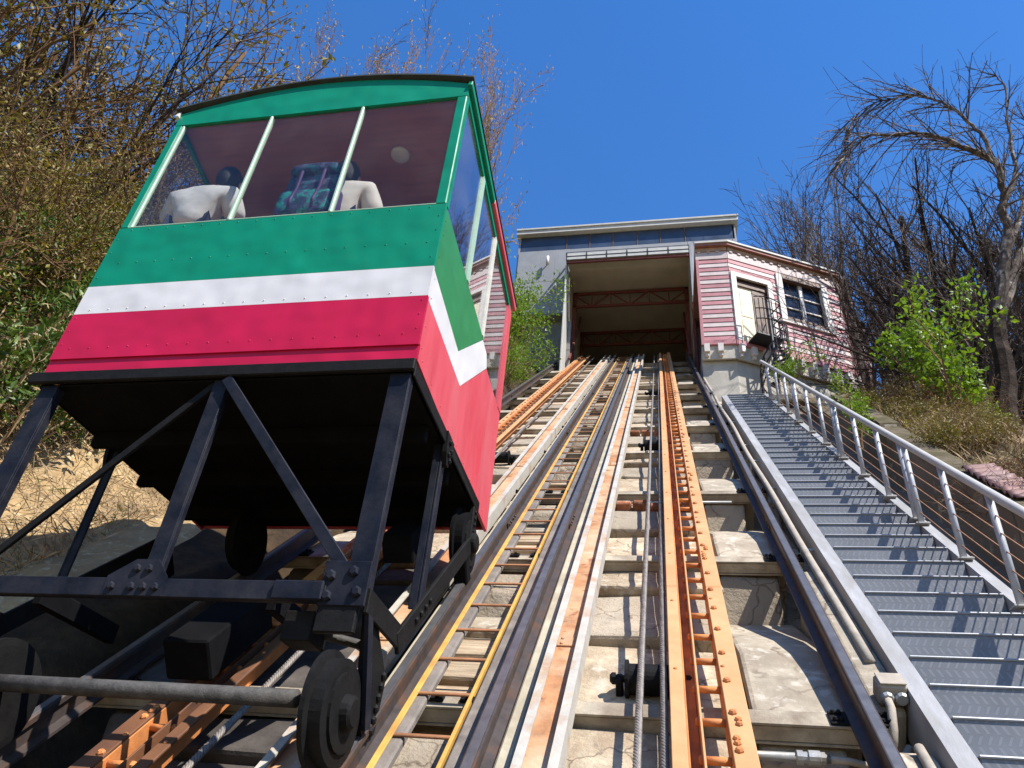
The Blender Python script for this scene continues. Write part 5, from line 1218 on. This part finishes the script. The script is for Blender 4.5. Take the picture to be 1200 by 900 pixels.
def pix(px, py, Y):
    v = CAMROT @ np.array([px - 600, 450 - py, 900.0]); return v * Y / v[1]
TOPS = [max(v.co.z for v in me_[0][1].vertices) / S for me_ in BT]
for i, (px, py, Y) in enumerate(((270, -5, 8), (220, -20, 7), (130, -70, 6), (70, -60, 5.5), (20, -60, 5.2), (180, 40, 8), (110, 10, 7), (40, -10, 6.2))):
    q = pix(px, py, Y); k = i % 3; g = gz(q[0], q[1]); h_ = q[2] - g
    put_plant('thin_tree', BT[k], (q[0], q[1], g - 0.05), BL[k], 'tree', BL[k].split(' with')[0] + 's left of the track', i * 1.3, h_ / TOPS[k])

# slim bare trees whose tops show over the roof of the car
SL = bare_variant(46, 3.0, 0.035, 3, 6, M_twig, 2, 0.45, 0.05, stems=2, ratio=0.5, minr=0.0035)
SLT = max(v.co.z for v in SL[0][1].vertices) / S
for i, (px, py, Y, wx) in enumerate(((385, 25, 11, .4), (430, 40, 11.5, .4), (475, 20, 12, .45), (515, 55, 12, .4), (548, 40, 12.5, .4), (575, 45, 13, .3), (578, 120, 14, .22))):
    q = pix(px, py, Y); g = gz(q[0], q[1]); h_ = q[2] - g
    o = put_plant('slim_tree', SL, (q[0], q[1], g - 0.05), 'slim bare tree whose twigs rise above the roof of the tram car', 'tree', 'slim trees rising behind the tram car', i * 1.7)
    o.scale = (wx * h_ / SLT, wx * h_ / SLT, h_ / SLT)

# --- green bush against the station's left wall
p = Plant(61)
for i in range(9):
    a = i / 9 * 6.28; p.tree((0.1 * math.cos(a), 0.1 * math.sin(a), -0.2), (math.cos(a) * 0.35, math.sin(a) * 0.35, 1), 2.0, 0.03, 2, 5, 0.6, 0.5, 0.15, 0.05, 0.15)
tw = mesh_of('stems', p.b, M_twig, np.zeros(3)); lv = leaves([q for q, d in p.tips if q[2] > .1], 26, 0.2, 0.075, 61, 0.4)
bush = [('stems', tw), ('foliage', mesh_of('foliage', lv, M_leafg, np.zeros(3)))]
for (x, y, s_, rz) in ((-3.8, 14.6, 1.05, 0), (-4.35, 15.7, 1.3, 2), (-3.55, 13.9, 0.5, 4), (-4.6, 14.8, 1.35, 1)):
    put_plant('green_bush', bush, (x, y, gz(x, y) - 0.15), 'fresh green bush beside the grey station wall', 'bush', 'green bushes beside the station', rz, s_)

# --- right side: bare trees behind the house, arching tree, green saplings
RT = [bare_variant(71, 3.2, 0.07, 3, 5, M_barkp, 0, 0.55, 0.03, stems=3), bare_variant(72, 2.8, 0.05, 3, 5, M_twigg, 0, 0.6, 0.03, stems=4), bare_variant(73, 3.4, 0.08, 3, 5, M_barkd, 0, 0.6, 0.02, stems=2)]
RL = ['pale barked leafless tree tangled behind the striped house', 'brown twiggy leafless tree beyond the retaining wall', 'dark leafless tree with crooked limbs beyond the retaining wall']
for (x, y, s_, k, rz) in ((5.3, 15.8, 1.2, 0, 0.3), (5.3, 13.6, 1.0, 1, 1.0), (4.6, 16.6, 1.15, 1, 2.0), (5.4, 12.2, 1.1, 2, 0.7), (8.6, 15.5, 1.6, 1, 0.2), (9.6, 14.6, 1.6, 0, 2.2), (10.6, 16.5, 1.8, 1, 3.1), (8.2, 17.5, 1.7, 2, 5.2), (9.0, 12.4, 1.3, 1, 2.7), (6.4, 17.2, 1.5, 1, 1.1), (7.4, 15.6, 1.5, 0, 4.9), (5.7, 13.6, 1.25, 0, 4.0), (6.3, 12.4, 1.2, 1, 5.0), (5.4, 10.8, 1.0, 1, 3.3), (6.9, 14.3, 1.4, 2, 2.4), (7.6, 13.0, 1.4, 1, 1.5), (6.4, 10.6, 1.1, 2, 4.4), (7.2, 11.3, 1.2, 0, 0.4)):
    put_plant('bare_tree', RT[k], (x, y, gz(x, y) - 0.05), RL[k], 'tree', RL[k].split(' tree')[0] + ' trees on the right', rz, s_ * 1.22)
RTT = [max(v.co.z for v in me_[0][1].vertices) / S for me_ in RT]
for i, (px, py, Y, wx) in enumerate(((922, 178, 17.5, .5), (945, 200, 17, .55), (905, 235, 18, .5), (985, 225, 16.5, .7), (1010, 185, 15.5, .55), (1030, 215, 14.5, .7), (1062, 245, 14, .8), (1100, 255, 13.5, .9), (1135, 270, 13, .9), (965, 250, 16.2, .8), (1080, 290, 12.5, .9))):
    q = pix(px, py, Y); g = gz(q[0], q[1]); h_ = q[2] - g; k = i % 3
    o = put_plant('bare_tree', RT[k], (q[0], q[1], g - 0.05), RL[k], 'tree', RL[k].split(' tree')[0] + ' trees on the right', i * 1.7)
    o.scale = (wx * h_ / RTT[k], wx * h_ / RTT[k], h_ / RTT[k])
# dry vines sprawling over the house corner
vin = Plant(81)
for i in range(26):
    a = vin.r.random() * 6.28; vin.tree((vin.r.uniform(-.5, .5), vin.r.uniform(-.5, .5), -0.1), (math.cos(a), math.sin(a), 0.9), 0.9, 0.014, 2, 4, 1.0, 0.7, 0.35, -0.04, 0.1, 0.0035)
vin_me = [('stems', mesh_of('stems', vin.b, M_twig, np.zeros(3)))]
for (x, y, dz, s_, rz) in ((4.7, 13.6, 0, 1.2, 0), (4.2, 12.7, 0, 0.9, 2), (4.7, 12.4, 0, 1.1, 4), (3.8, 11.8, 0, 0.7, 1), (4.3, 11.2, 0, 0.9, 3), (3.6, 10.4, 0, 0.6, 5), (4.0, 9.9, 0, 0.7, 2.5), (5.1, 14.6, 0.6, 1.3, 3)):
    put_plant('dry_bramble', vin_me, (x, y, gz(x, y) + dz), 'tangled dry brown bramble between the house corner and the retaining wall', 'bramble', 'dry brambles by the house corner', rz, s_)

r = random.Random(33)
for i in range(48):
    y = r.uniform(5.4, 12.0); x = 2.62 + r.random() * 1.6
    if i % 3 == 0: put_plant('dry_bramble', vin_me, (x, y, gz(x, y) - 0.05), 'low dry brown bramble growing along the top of the retaining wall', 'bramble', 'dry brambles along the retaining wall', r.uniform(0, 6.28), r.uniform(0.3, 0.5))
    else: put_plant('shrub', SH[4 if i % 2 else 2], (x, y, gz(x, y) - 0.08), 'small half dry shrub growing behind the retaining wall', 'shrub', 'small dry shrubs behind the retaining wall', r.uniform(0, 6.28), r.uniform(0.3, 0.55))

# arching pale-barked tree
def pix(px, py, Y):
    v = CAMROT @ np.array([px - 600, 450 - py, 900.0]); return v * Y / v[1]
YT = 9.4
p = Plant(91)
def path(pts, r0, r1, yoff=0.0, sides=8, tw=0, L_=0.5, grav=-0.05, dep=1):
    P_ = [pix(a, c, YT + yoff * i / len(pts)) for i, (a, c) in enumerate(pts)]
    # smooth by subdividing
    Q = []
    for i in range(len(P_) - 1):
        p0 = P_[max(i - 1, 0)]; p1 = P_[i]; p2 = P_[i + 1]; p3 = P_[min(i + 2, len(P_) - 1)]
        for t_ in (0, .25, .5, .75):
            Q.append(0.5 * ((2 * p1) + (-p0 + p2) * t_ + (2 * p0 - 5 * p1 + 4 * p2 - p3) * t_ ** 2 + (-p0 + 3 * p1 - 3 * p2 + p3) * t_ ** 3))
    Q.append(P_[-1]); Q = [q + rand_unit(p.r) * 0.02 for q in Q]
    p.b.tube(Q, np.linspace(r0, r1, len(Q)), sides, cap=False)
    for i in range(tw):
        j = int(len(Q) * (0.25 + 0.74 * (i + p.r.random()) / tw)); j = min(j, len(Q) - 2); d = Q[j + 1] - Q[j]; d /= np.linalg.norm(d)
        p.tree(Q[j], d + rand_unit(p.r) * 0.75, L_ * p.r.uniform(0.6, 1.3), 0.013, dep, 5, 0.6, 0.6, 0.12, grav, 0.1, 0.0035)
    return Q
path([(1182, 545), (1180, 470), (1172, 400), (1168, 365)], 0.15, 0.1)
trunk_b = p.b; p.b = MB()
path([(1168, 370), (1185, 330), (1200, 290), (1215, 230), (1225, 150)], 0.1, 0.03, 0.6, tw=26, L_=0.9, grav=0.0, dep=2)
path([(1168, 368), (1176, 320), (1182, 270), (1174, 245), (1176, 225), (1165, 190), (1140, 178), (1110, 165), (1075, 157), (1040, 158), (1005, 163), (985, 190)], 0.085, 0.008, -0.8, tw=60, L_=0.95, grav=-0.08, dep=1)
path([(1163, 190), (1155, 165), (1140, 148), (1112, 125), (1080, 113), (1045, 115), (1010, 130), (990, 155)], 0.04, 0.006, 0.6, 6, tw=52, L_=0.95, grav=-0.08)
path([(1176, 240), (1190, 210), (1187, 180), (1180, 140), (1178, 105), (1165, 85)], 0.045, 0.006, 0.3, 6, tw=18, L_=0.6, grav=0.02)
path([(1180, 300), (1196, 250), (1205, 200), (1204, 130)], 0.05, 0.008, 0.8, 6, tw=16, L_=0.7, grav=0.0)
path([(1172, 400), (1140, 360), (1115, 340), (1085, 335)], 0.05, 0.01, 0.9, 6, tw=14, L_=0.6, grav=0.0)
at = thing('arching_tree', p.b.v[0].mean(0) * 0 + pix(1182, 545, YT), 'tall leafless tree with arching pale branches beside the retaining wall', 'tree')
obj('trunk', trunk_b, M_barkd, parent=at); obj('branches', p.b, M_barkp, parent=at)

# green saplings
def sapling(seed, h, n, lean):
    q = Plant(seed)
    for i in range(n):
        a = q.r.random() * 6.28; q.tree((0.06 * math.cos(a), 0.06 * math.sin(a), -0.1), (0.3 * math.cos(a) + lean, 0.3 * math.sin(a), 1), h * q.r.uniform(0.6, 1), 0.022, 2, 5, 0.55, 0.5, 0.1, 0.04, 0.3, 0.004)
    cen = [c for c, d in q.tips if c[2] > 0.25 * h]
    return [('stems', mesh_of('stems', q.b, M_twig, np.zeros(3))), ('foliage', mesh_of('foliage', leaves(cen, 14, 0.14, 0.08, seed, 0.1, 0.6), M_leafg, np.zeros(3)))]
sA = sapling(101, 1.75, 3, -0.05); sB = sapling(102, 1.5, 3, 0.02)
for (me_, px, py, Y, s_, lab) in ((sA, 1085, 490, 9.0, 1.05, 'fresh green leafy sapling in front of the dark bare trees'), (sB, 1138, 520, 8.2, 1.05, 'second fresh green sapling leaning toward the arching tree trunk'), (sB, 1185, 540, 8.6, 0.5, 'low fresh green sapling at the foot of the arching tree'), (sB, 1010, 520, 7.4, 0.45, 'small green plant growing behind the handrail wires'), (sA, 925, 470, 10.9, 0.55, 'small green plant at the foot of the house base wall')):
    q = pix(px, py, Y); put_plant('sapling', me_, (q[0], q[1], min(q[2], gz(q[0], q[1])) if q[0] > 2.6 else q[2]), lab, 'sapling', 'green saplings on the right', 0.4, s_)

# --- dry grass and litter as ground cover
def grass(name, n, xr_, yr_, hgt, mt, seed, label):
    k = np.random.RandomState(seed); X = k.uniform(*xr_, n); Y = k.uniform(*yr_, n)
    keep = fbm(X * 1.3, Y * 1.3, 3) > -0.08; X = X[keep]; Y = Y[keep]; n = len(X)
    Z = ground_z(X, Y) + bumps(X, Y)
    d = np.stack([k.normal(0, .8, n), k.normal(-.3, .8, n), k.uniform(.2, 1.0, n)], 1); d /= np.linalg.norm(d, axis=1)[:, None]
    w = np.cross(d, k.normal(0, 1, (n, 3))); w /= np.linalg.norm(w, axis=1)[:, None]
    L_ = hgt * k.uniform(.4, 1.3, (n, 1)); P0 = np.stack([X, Y, Z - 0.02], 1)
    v = np.stack([P0 - w * 0.003, P0 + w * 0.003, P0 + d * L_ * .6 + w * 0.003, P0 + d * L_ - np.array([0, 0, .3]) * L_ * .3], 1).reshape(-1, 3)
    b = MB(); b.v.append(v); b.f = (np.arange(n)[:, None] * 4 + np.array([0, 1, 2, 3])).tolist(); b.mi = [0] * n; b.n = len(v)
    setp(obj(name, b, mt), label, 'grass', None, 'stuff')
grass('dry_grass', 60000, (-8.5, -4.6), (2.5, 16), 0.24, M_dry, 1, 'dry tan grass and stalks on the left earth bank')
grass('dry_grass', 30000, (2.7, 5.5), (3.5, 13), 0.22, M_dry, 2, 'dry tan grass behind the retaining wall')
grass('weeds', 7000, (-8.5, -4.6), (2.5, 16), 0.16, M_leafd, 3, 'low green weeds on the left earth bank')
